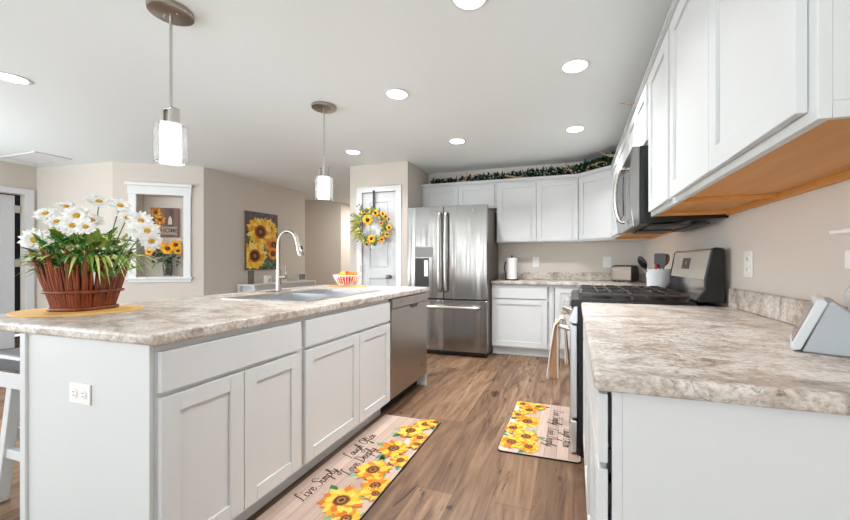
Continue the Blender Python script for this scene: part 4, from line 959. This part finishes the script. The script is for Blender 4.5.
def mat_rug(label, T, L, W, flowers, texts, corner, flip):
    """local frame: a along the mat, b across, c up"""
    t = thing('floor_mat', label, 'mat', T(L/2, W/2, 0))
    def rr(x0, x1, y0, y1, r):
        out = []
        for cx_, cy_, a0 in ((x1-r, y1-r, 0), (x0+r, y1-r, 90), (x0+r, y0+r, 180), (x1-r, y0+r, 270)):
            out += [(cx_+r*math.cos(math.radians(a0+d)), cy_+r*math.sin(math.radians(a0+d))) for d in range(0, 91, 15)]
        return out
    mb = MB(); mb.prism(rr(0, L, 0, W, corner), .0005, .009, T); part(mb, 'mat_base', 'rubber', t)
    mb = MB(); mb.col = hexc('#b39c8e'); mb.prism(rr(.003, L-.003, .003, W-.003, corner), .009, .0092, T)
    k = 7; bwid = W/k
    for i in range(k):                   # printed whitewashed boards
        mb.col = rng.choice(hexl('#b8a294', '#ad9587', '#c4b1a4', '#b59e90', '#a68d7f')); mb.add([T(.012, max(i*bwid, .012), .0093), T(L-.012, max(i*bwid, .012), .0093), T(L-.012, min((i+1)*bwid-.002, W-.012), .0093), T(.012, min((i+1)*bwid-.002, W-.012), .0093)], [(0, 1, 2, 3)])
        for _ in range(10):
            x0 = rng.uniform(.02, L-.3*L); ln = rng.uniform(.1, .3)*L; y0 = i*bwid+rng.uniform(.15, .85)*bwid
            if y0 > W-.015: continue
            mb.col = rng.choice(hexl('#98806f', '#9d8676', '#cbbaae')); mb.add([T(x0, y0, .0094), T(x0+ln, y0, .0094), T(x0+ln, y0+.0018, .0094), T(x0, y0+.0012, .0094)], [(0, 1, 2, 3)])
        if i:
            mb.col = hexc('#7a6459'); mb.add([T(.012, i*bwid-.0022, .0095), T(L-.012, i*bwid-.0022, .0095), T(L-.012, i*bwid, .0095), T(.012, i*bwid, .0095)], [(0, 1, 2, 3)])
    part(mb, 'printed_boards', 'prnt', t, closed=False)
    mb = MB(); lay = .0096
    for x, y, R in flowers:
        for _ in range(3):
            a = rng.uniform(0, 2*PI); pleaf(mb, T, x+R*.75*math.cos(a), y+R*.75*math.sin(a), a, R*.6, R*.2, lay-.00005, hexl('#3f7a5a', '#558c69', '#2f6647', '#7a9a70'))
    for x, y, R in flowers:
        psun(mb, T, x, y, R, lay); lay += .0006
    # keep the print on the mat
    inv = []
    part_ = mb
    o = Vector(T(0, 0, 0)); ea = (Vector(T(1, 0, 0))-o); eb = (Vector(T(0, 1, 0))-o)
    for v in part_.v:
        d = v-o; a, b = d.dot(ea), d.dot(eb); a2, b2 = min(max(a, .004), L-.004), min(max(b, .004), W-.004)
        v += ea*(a2-a)+eb*(b2-b)
    part(mb, 'sunflower_print', 'prnt', t, closed=False, label='printed yellow sunflowers')
    mb = MB(); mb.col = hexc('#3a2a24')
    for txt, x, y, s in texts: script(mb, T, txt, x, y, s, .0098)
    part(mb, 'lettering', 'prnt', t, closed=False)
# long mat: along +Y beside the sink, flowers on the aisle side
TM = frame((-1.345, 1.13, 0), (0, 1, 0), (1, 0, 0)); TMl = lambda a, b, c: Vector((-.902-b, 1.03+a, c))
fl = [(.05, .345, .10), (.21, .33, .115), (.36, .385, .08), (.10, .44, .07), (.46, .29, .115), (.61, .385, .085), (.73, .30, .105), (.86, .40, .07), (.97, .30, .105), (.55, .42, .06), (1.14, .40, .07), (1.21, .30, .10), (1.33, .36, .085), (1.38, .42, .07), (.30, .42, .06), (1.05, .42, .06)]
mat_rug('long sunflower floor mat on the planks in front of the sink', TMl, 1.41, .445, [(a, .445-b, r) for a, b, r in fl],
        [('Live Simply', .40, .325, .040), ('Laugh Often', .80, .330, .040), ('Love Deeply', .65, .240, .040)], .012, False)
# short mat before the range: along +X, flowers on its left end
TM2 = lambda a, b, c: Vector((-.447+b, 3.0-a, c))
fl2 = [(.05, .055, .075), (.16, .12, .085), (.27, .05, .07), (.37, .13, .105), (.50, .05, .085), (.60, .15, .095), (.70, .07, .095), (.73, .18, .08), (.08, .18, .07)]
mat_rug('short sunflower floor mat on the planks in front of the range', TM2, .82, .487, fl2, [('Live Simply', .10, .30, .038), ('Laugh Often', .40, .38, .036), ('Love Deeply', .42, .28, .036)], .03, True)

# ------------------------------------------------------------------ pantry wreath
wc = Vector((-2.525, PY-.055, 1.615))
t = thing('wreath', 'sunflower wreath hanging on the white pantry door', 'wreath', wc)
mb = MB(); mb.tube([wc+Vector((.19*math.cos(2*PI*i/40), .006*math.sin(i*2.1), .19*math.sin(2*PI*i/40))) for i in range(40)], .014, 8, closed=True); part(mb, 'ring', 'twig', t, smooth=True)
mb = MB(); WG = hexl('#6f8a4a', '#88a060', '#51703a', '#9aa86a', '#b09a4a', '#c9b45a')
for i in range(330):
    a = rng.uniform(0, 2*PI); r = rng.uniform(.145, .215); c = wc+Vector((r*math.cos(a), rng.uniform(-.03, .01), r*math.sin(a)))
    ta_ = a+rng.choice((-1, 1))*rng.uniform(.2, 1.3); d = Vector((math.cos(ta_), rng.uniform(-.6, .1), math.sin(ta_)))
    leaf(mb, c, d, rng.uniform(.04, .085), rng.uniform(.008, .017), WG, .1, side=d.cross(Vector((rng.uniform(-.5, .5), 1, rng.uniform(-.5, .5)))).normalized())
for i in range(40):
    a = rng.uniform(2.5, 3.7); c = wc+Vector((.2*math.cos(a), -.01, .2*math.sin(a))); d = Vector((math.cos(a), -.2, math.sin(a)+rng.uniform(-.5, .5)))
    leaf(mb, c, d, rng.uniform(.08, .14), .011, WG, .1, side=d.cross(Vector((0, 1, 0))).normalized())
part(mb, 'foliage', 'leaf', t, closed=False)
for px, py, R in ((367.7, 220, .075), (375.6, 213, .05), (371.5, 238.7, .062), (381.3, 223, .035), (389, 227.5, .042), (387, 234.5, .038), (382, 239.5, .042), (383, 214, .040), (367, 244, .035), (389, 219, .03), (363, 212, .03), (385.5, 216.5, .035)):
    c = ay(px, py, PY-.095); nrm = Vector((rng.uniform(-.2, .25), -1, rng.uniform(-.15, .25))); mb = MB()
    rosette(mb, c, nrm, R, 15, YEL if R > .036 else hexl('#e8c25a', '#d98a3c', '#f0d070', '#c9602a'), .25, .15, .17, 2); f = part(mb, 'sunflower', 'petal', t, closed=False, smooth=True)
    mb = MB(); disc(mb, c+nrm.normalized()*.005, nrm, R*.36, .012, hexl('#3a2114')); part(mb, 'flower_centre', 'petal', f, smooth=True)
mb = MB(); mb.col = hexc('#4a3a34')
for px, py in ((357, 206), (359, 204.5), (362, 205), (354.5, 229.5), (357.5, 241.5), (370.5, 249.5), (351, 215), (360, 210)):
    c = ay(px, py, PY-.06); mb.ball(c, .010, 8); mb.tube([c, wc+(c-wc)*.72], .0025, 5)
part(mb, 'dark_berries', 'leaf', t, smooth=True)
mb = MB(); mb.box(-2.525, -2.495, PY-.024, PY-.0205, 1.80, 2.09); mb.box(-2.525, -2.495, PY-.0205, PY+.01, 2.0835, 2.0855); mb.box(-2.525, -2.495, PY-.050, PY-.0245, 1.80, 1.806); mb.box(-2.525, -2.495, PY-.050, PY-.046, 1.806, 1.83)
solo(mb, 'wreath_hanger', 'darkgrey', 'dark over-the-door metal strap holding the wreath', 'hanger', (-2.51, PY-.03, 1.80))

# ------------------------------------------------------------------ niche: sign and vase of sunflowers
sgu0, sgu1 = S0+.085, S0+.41
TSg = lambda a, b, c: TN(a, b, c-.140)
t = thing('wooden_sign', 'brown wooden sign reading HOME with sunflowers, inside the wall niche', 'sign', TN((sgu0+sgu1)/2, 1.48, -.16))
mb = MB(); mb.box(sgu0, sgu1, 1.485, 1.885, -.018, 0, T=TSg); part(mb, 'board', 'wood', t, bevel=.002)
mb = MB()
for i in range(6): mb.col = hexl('#6a5048', '#5a423b', '#7a5e54')[i % 3]; a0 = sgu0+.004+i*(sgu1-sgu0-.008)/6; mb.add([TSg(a0, 1.49, .0006), TSg(a0+.050, 1.49, .0006), TSg(a0+.050, 1.88, .0006), TSg(a0, 1.88, .0006)], [(0, 1, 2, 3)])
mb.col = hexc('#a08a7c'); mb.add([TSg(sgu0+.11, 1.52, .0012), TSg(sgu1-.015, 1.52, .0012), TSg(sgu1-.015, 1.63, .0012), TSg(sgu0+.11, 1.63, .0012)], [(0, 1, 2, 3)])
mb.col = hexc('#c9b8ac'); mb.add([TSg(sgu0+.20, 1.66, .0012), TSg(sgu0+.25, 1.66, .0012), TSg(sgu0+.245, 1.74, .0012), TSg(sgu0+.225, 1.78, .0012), TSg(sgu0+.205, 1.74, .0012)], [(0, 1, 2, 3, 4)])
for x, y, R in ((.06, 1.82, .075), (.11, 1.72, .07), (.07, 1.61, .07)): psun(mb, TSg, sgu0+x, y, R, .0016, 14)
o_ = TSg(0, 0, 0)
for v in mb.v:
    a = (v-o_).dot(nu)
    if a < sgu0: v += nu*(sgu0-a)
    if v.z > 1.885: v.z = 1.885
part(mb, 'printed_picture', 'prnt', t, closed=False)
def textmesh(txt, size, T, mname, parent, name='lettering'):
    cu = bpy.data.curves.new(name, 'FONT'); cu.body = txt; cu.size = size; cu.align_x = 'CENTER'; cu.align_y = 'CENTER'; cu.offset = size*.012
    ob = bpy.data.objects.new(name, cu); me = bpy.data.meshes.new_from_object(ob)
    off = ORG[parent.name]
    for v in me.vertices: v.co = T(v.co.x, v.co.y, 0)-off
    bpy.data.objects.remove(ob); me.name = name; me.materials.clear(); me.materials.append(M[mname])
    o = bpy.data.objects.new(name, me); C.objects.link(o); o.parent = parent; ORG[o.name] = off; return o
textmesh('HOME', .078, lambda a, b, c: TSg(sgu0+.215+a*.95, 1.575+b, .0022), 'darkgrey', t)
vb = TN(S0+.305, NZ0+.0005, -.085)
t = thing('flower_vase', 'small glass vase of yellow sunflowers standing in the wall niche', 'vase', vb)
mb = MB(); mb.lathe([(.040, 0), (.045, .01), (.055, .155), (.050, .155), (.041, .014), (1e-6, .012)], vb, 24); part(mb, 'vase', 'glass', t, smooth=True)
mb = MB(); mb.col = hexc('#2e3a2a'); mb.lathe([(.036, .016), (.046, .11), (1e-6, .112)], vb, 18)
for i in range(12): a = rng.uniform(0, 6.28); mb.tube([vb+Vector((.02*math.cos(a), .02*math.sin(a), .1)), vb+Vector((.05*math.cos(a), .05*math.sin(a), .26))], .003, 5)
part(mb, 'stems', 'leaf', t)
mb = MB()
for i in range(170):
    a = rng.uniform(-.19, .17); z = rng.uniform(.16, .40); cn = rng.uniform(-.01, .08)
    c = vb+nu*a*.8+nn*cn+Vector((0, 0, z)); d = nu*rng.uniform(-1, 1)+nn*rng.uniform(-.1, .7)+Vector((0, 0, rng.uniform(-.5, .8)))
    leaf(mb, c, d, rng.uniform(.04, .075), rng.uniform(.012, .022), hexl('#3f5a33', '#58733f', '#2f4a2c', '#6b7f45'), .3)
part(mb, 'foliage', 'leaf', t, closed=False)
for a, z, R in ((-.165, .40, .075), (-.05, .42, .06), (.05, .37, .072), (.16, .42, .065), (.19, .34, .05), (-.19, .33, .05)):
    R *= 1.15; c = vb+nu*a*.85+nn*.10+Vector((0, 0, z)); nrm = nn+Vector((0, 0, .25))+nu*a; mb = MB(); rosette(mb, c, nrm, R, 15, hexl('#f0b020', '#e8981c', '#f4c23a'), .25, .15, .18, 2); f = part(mb, 'sunflower', 'petal', t, closed=False, smooth=True)
    mb = MB(); disc(mb, c+nrm.normalized()*.006, nrm, R*.35, .014, hexl('#6a3a16')); part(mb, 'flower_centre', 'petal', f, smooth=True)

# ------------------------------------------------------------------ wall art and console table
awx = lambda y: -4.805+(y-3.684)*.065/1.886
TA = frame((awx(4.31)+.0, 4.31, 1.025), (.0345, 1, 0), (1, -.0345, 0)); AW, AH = .60, .905
t = thing('canvas_picture', 'tall canvas picture of sunflowers on the beige side wall', 'picture', TA(AW/2, 0, 0))
mb = MB(); mb.box(0, AW, 0, AH, .004, .034, T=TA); part(mb, 'canvas', 'wood', t, bevel=.002)
mb = MB(); TA2 = lambda a, b, c: TA(a, b, .0345+c)
for i in range(12):
    for j in range(18):
        mb.col = rng.choice(hexl('#5d5a66', '#6c6470', '#4f5560', '#6b5a5a') if j > 12 else hexl('#3f5548', '#556b52', '#4a5a5a', '#6d7a5a', '#3a4a44', '#5f6b70'))
        mb.add([TA2(AW*i/12, AH*j/18, 0), TA2(AW*(i+1)/12, AH*j/18, 0), TA2(AW*(i+1)/12, AH*(j+1)/18, 0), TA2(AW*i/12, AH*(j+1)/18, 0)], [(0, 1, 2, 3)])
for _ in range(60): pleaf(mb, TA2, rng.uniform(.05, AW-.1), rng.uniform(.05, AH*.75), rng.uniform(0, 6.28), rng.uniform(.06, .12), .025, .0004+rng.uniform(0, .0003), hexl('#4f7350', '#7a9068', '#34503c', '#8a9a7c'))
lay = .0010
for x, y, R in ((.42, .64, .19), (.26, .60, .26), (.52, .40, .16), (.50, .26, .12), (.15, .22, .24)):
    psun(mb, TA2, x, y, R, lay, 22, hexl('#f0bd33', '#f5cf52', '#e6a028', '#f8dc78') if x < .45 else hexl('#e89a3a', '#e0703a', '#f0b84a', '#d98a4a')); lay += .0012
    # broad dark seed heads
    mb.col = hexc('#a4501c'); mb.add([TA2(x+R*.42*math.cos(i*PI/12), y+R*.42*math.sin(i*PI/12), lay-.0004) for i in range(24)], [list(range(24))])
    mb.col = hexc('#4a2a18'); mb.add([TA2(x+R*.30*math.cos(i*PI/12), y+R*.30*math.sin(i*PI/12), lay-.0003) for i in range(24)], [list(range(24))])
    mb.col = hexc('#8a6a3a'); mb.add([TA2(x+R*.14*math.cos(i*PI/12), y+R*.14*math.sin(i*PI/12), lay-.0002) for i in range(24)], [list(range(24))])
o_ = TA(0, 0, 0); ea = Vector((.0345, 1, 0)).normalized()
for v in mb.v:
    a = (v-o_).dot(ea); a2 = min(max(a, .002), AW-.002); v += ea*(a2-a); v.z = min(max(v.z, o_.z+.002), o_.z+AH-.002)
part(mb, 'painted_sunflowers', 'prnt', t, closed=False)
t = thing('console_table', 'white console table against the side wall under the sunflower canvas', 'table', (-4.58, 4.83, 0))
tz = .82; c0, c1 = 4.13, 5.46
mb = MB(); mb.box(-4.72, -4.40, c0, c1, tz-.03, tz); part(mb, 'tabletop', 'white', t, bevel=.004)
mb = MB(); mb.box(-4.71, -4.42, c0+.05, c1-.05, tz-.12, tz-.0305); part(mb, 'apron', 'white', t)
for x in (-4.70, -4.42):
    for y in (c0+.03, c1-.03): mb = MB(); mb.box(x-.025, x+.025, y-.025, y+.025, 0, tz-.0305); part(mb, 'leg', 'white', t, bevel=.003)
def frame_pic(label, y, w_, h_, mf, mc, name='picture_frame', lean=.0):
    t = thing(name, label, 'picture frame', (-4.60, y, tz+.0005)); T = frame((-4.60, y-w_/2, tz+.0005), (0, 1, 0), (1, 0, 0)); e = .015
    mb = MB(); mb.box(0, w_, 0, e, 0, .02, T=T); mb.box(0, w_, h_-e, h_, 0, .02, T=T); mb.box(0, e, e, h_-e, 0, .02, T=T); mb.box(w_-e, w_, e, h_-e, 0, .02, T=T); part(mb, 'border', mf, t)
    mb = MB(); mb.box(e, w_-e, e, h_-e, .004, .012, T=T); part(mb, 'picture', mc, t)
frame_pic('dark upright frame at the left end of the console table', 4.25, .09, .20, 'nickel', 'grey')
frame_pic('white frame at the right end of the console table', 5.32, .20, .13, 'white', 'grey')
for lab, y, w_, h_ in (('small white candle box with an orange mark on the console table, left of its pair', 4.52, .095, .115), ('larger white block with a yellow sunflower picture on the console table', 4.80, .14, .12)):
    t = thing('decor_block', lab, 'ornament', (-4.55, y, tz+.0005)); T = frame((-4.58, y-w_/2, tz+.0005), (0, 1, 0), (1, 0, 0))
    mb = MB(); mb.box(0, w_, 0, h_, 0, .06, T=T); part(mb, 'block', 'paper', t, bevel=.003)
    mb = MB(); mb.col = hexc('#e5a23a'); mb.add([T(w_*.35, h_*.2, .0605), T(w_*.75, h_*.15, .0605), T(w_*.85, h_*.5, .0605), T(w_*.5, h_*.7, .0605)], [(0, 1, 2, 3)]); part(mb, 'printed_flower', 'prnt', t, closed=False)

# ------------------------------------------------------------------ stool under the island overhang
t = thing('counter_stool', 'grey leather counter stool with white legs under the island overhang', 'stool', (-2.42, 1.2, 0))
sx0, sx1, sy0, sy1 = -2.70, -2.14, .985, 1.42
mb = MB(); mb.box(sx0, sx1, sy0, sy1, .628, .715); part(mb, 'seat', 'leather', t, bevel=.022, seg=4, smooth=True)
mb = MB()
for i in range(26): mb.ball((sx0+.02+i*(sx1-sx0-.04)/25, sy0-.001, .640), .005, 6)
for i in range(20): mb.ball((sx0-.001, sy0+.02+i*(sy1-sy0-.04)/19, .640), .005, 6)
part(mb, 'nailhead_trim', 'nickel', t, smooth=True)
mb = MB(); mb.box(sx0+.03, sx1-.03, sy0+.008, sy0+.032, .555, .6275); mb.box(sx0+.03, sx1-.03, sy1-.032, sy1-.008, .555, .6275); mb.box(sx0+.008, sx0+.03, sy0+.008, sy1-.008, .555, .6275); mb.box(sx1-.03, sx1-.008, sy0+.008, sy1-.008, .555, .6275); part(mb, 'apron', 'white', t, bevel=.003)
LG = []
for ix, iy in ((0, 0), (1, 0), (0, 1), (1, 1)):
    tx_, ty_ = (sx0+.13 if ix == 0 else sx1-.13), (sy0+.05 if iy == 0 else sy1-.05)
    bx_, by_ = tx_+(-.055 if ix == 0 else .055), ty_+(-.03 if iy == 0 else .03); LG.append((tx_, ty_, bx_, by_))
    mb = MB(); h = .021
    mb.add([(bx_-h, by_-h, 0), (bx_+h, by_-h, 0), (bx_+h, by_+h, 0), (bx_-h, by_+h, 0), (tx_-h, ty_-h, .6), (tx_+h, ty_-h, .6), (tx_+h, ty_+h, .6), (tx_-h, ty_+h, .6)], [(0, 3, 2, 1), (4, 5, 6, 7), (0, 1, 5, 4), (1, 2, 6, 5), (2, 3, 7, 6), (3, 0, 4, 7)])
    part(mb, 'leg', 'white', t, bevel=.003)
def lp(i, z): a = LG[i]; f = z/.6; return Vector((a[2]+(a[0]-a[2])*f, a[3]+(a[1]-a[3])*f, z))
for i, j, z in ((0, 1, .235), (2, 3, .235), (0, 2, .315), (1, 3, .315)):
    a, b = lp(i, z), lp(j, z); d = (b-a).normalized(); s_ = Vector((-d.y, d.x, 0))
    mb = MB(); mb.add([a-s_*.011-Vector((0, 0, .022)), a+s_*.011-Vector((0, 0, .022)), a+s_*.011+Vector((0, 0, .022)), a-s_*.011+Vector((0, 0, .022)), b-s_*.011-Vector((0, 0, .022)), b+s_*.011-Vector((0, 0, .022)), b+s_*.011+Vector((0, 0, .022)), b-s_*.011+Vector((0, 0, .022))], [(0, 1, 2, 3), (7, 6, 5, 4), (0, 4, 5, 1), (1, 5, 6, 2), (2, 6, 7, 3), (3, 7, 4, 0)])
    part(mb, 'stretcher', 'white', t, bevel=.002)

# ------------------------------------------------------------------ garland and antlers on top of the cabinets
CT = 2.2225
path = [(-1.93, 4.83), (-1.6, 4.84), (-1.2, 4.82), (-.8, 4.83), (-.4, 4.81), (0, 4.80), (.2, 4.68), (.40, 4.52), (.50, 4.40)]
P = catmull([(x, y, CT+.03) for x, y in path], 10)
t = thing('pine_garland', 'dark green pine garland with small lights along the cabinet tops', 'garland', (-.7, 4.8, CT))
mb = MB(); mb.tube(P, .006, 6); part(mb, 'stem', 'twig', t, smooth=True)
mb = MB(); PG = hexl('#12291c', '#1a3a28', '#264a32', '#0f2018', '#2f5238')
for i, p in enumerate(P[:-1]):
    f = i/len(P); dens = int((16+10*f)*(.55+.9*abs(math.sin(i*.55))))
    for _ in range(dens):
        c = p.lerp(P[i+1], rng.random())+Vector((rng.uniform(-.03, .03), rng.uniform(-.07, .05), rng.uniform(-.02, .045+.05*f)))
        d = Vector((rng.uniform(-1, 1), rng.uniform(-1, .6), rng.uniform(-.15, 1)))
        leaf(mb, c, d, rng.uniform(.04, .085)*(.8+.5*f), rng.uniform(.008, .016), PG, .1)
for v in mb.v: v.z = max(v.z, CT+.002); v.y = min(v.y, 4.96)
part(mb, 'pine_needles', 'leaf', t, closed=False)
bulb0 = None
for i in range(60):
    p = rng.choice(P)+Vector((rng.uniform(-.05, .05), rng.uniform(-.10, -.04), rng.uniform(0, .06)))
    if bulb0 is None:
        mb = MB(); mb.ball(ORG[t.name], .007, 6); bulb0 = part(mb, 'light_bulb', 'plastic', t, smooth=True); b_ = bulb0
    else:
        b_ = bulb0.copy(); C.objects.link(b_); b_.parent = t
    b_.location = p-ORG[t.name]
def antler(label, beam, tines, r=.016):
    t = thing('antler', label, 'antler', beam[0], 'antlers on the cabinet tops'); Pb = catmull(beam, 5); n_ = len(Pb)
    mb = MB(); mb.tube(Pb, [r*(1-.85*i/(n_-1)) for i in range(n_)], 8); part(mb, 'beam', 'antler', t, smooth=True)
    for a, b, c in tines:
        Q = catmull([a, b, c], 4); mb = MB(); mb.tube(Q, [r*.75*(1-.88*i/(len(Q)-1)) for i in range(len(Q))], 8); part(mb, 'tine', 'antler', t, smooth=True)
z = CT+.014
antler('pale antler with an upright prong on the cabinet above the refrigerator', [(-1.52, 4.76, z), (-1.42, 4.75, z+.01), (-1.30, 4.77, z), (-1.24, 4.79, z+.005)], [((-1.41, 4.75, z), (-1.39, 4.75, z+.07), (-1.385, 4.76, z+.15))])
antler('tan antler lying low in the garland above the paper towels', [(-.86, 4.74, z+.05), (-.75, 4.73, z+.015), (-.62, 4.74, z), (-.5, 4.78, z+.01)], [((-.7, 4.735, z), (-.64, 4.72, z+.02), (-.58, 4.71, z+.05))])
antler('tan antler prong standing up near the joint of the back wall cabinets', [(-.02, 4.74, z), (-.05, 4.74, z+.06), (-.09, 4.75, z+.12), (-.12, 4.76, z+.17)], [((-.02, 4.74, z), (.06, 4.75, z+.0), (.12, 4.76, z))], .02)
antler('brown curved antler lying on the angled corner cabinet', [(.15, 4.62, z), (.17, 4.60, z+.05), (.24, 4.55, z+.055), (.31, 4.48, z+.06), (.36, 4.44, z+.02)], [((.24, 4.55, z+.05), (.26, 4.53, z+.02), (.30, 4.50, z))])
antler('pale antler jutting out over the right-hand cabinets above the far end', [(.50, 4.05, z), (.42, 4.08, z+.01), (.34, 4.12, z+.03), (.26, 4.14, z+.075)], [((.45, 4.06, z), (.46, 4.16, z), (.45, 4.24, z))], .022)
antler('pale antler prong jutting out over the cabinet above the microwave', [(.52, 2.72, z), (.45, 2.75, z+.01), (.37, 2.80, z+.02), (.31, 2.84, z+.05)], [((.46, 2.75, z), (.47, 2.68, z), (.50, 2.6, z))], .014)
antler('small brown antler tip over the nearest tall wall cabinet', [(.50, 1.60, z), (.43, 1.62, z+.004), (.37, 1.64, z+.008), (.345, 1.65, z+.012)], [((.47, 1.61, z), (.48, 1.68, z), (.5, 1.74, z))], .012)

for o in list(C.objects):
    if o.parent is None and 'label' in o and 'group' not in o:
        k = o.name.split('.')[0]
        g = {'wall_cabinet': 'white wall cabinets', 'base_cabinet': 'white base cabinets', 'electrical_outlet': 'white outlets', 'floor_mat': 'sunflower floor mats',
             'placemat': 'yellow placemats', 'decor_block': 'ornaments on the console table', 'picture_frame': 'frames on the console table'}.get(k)
        if g: o['group'] = g
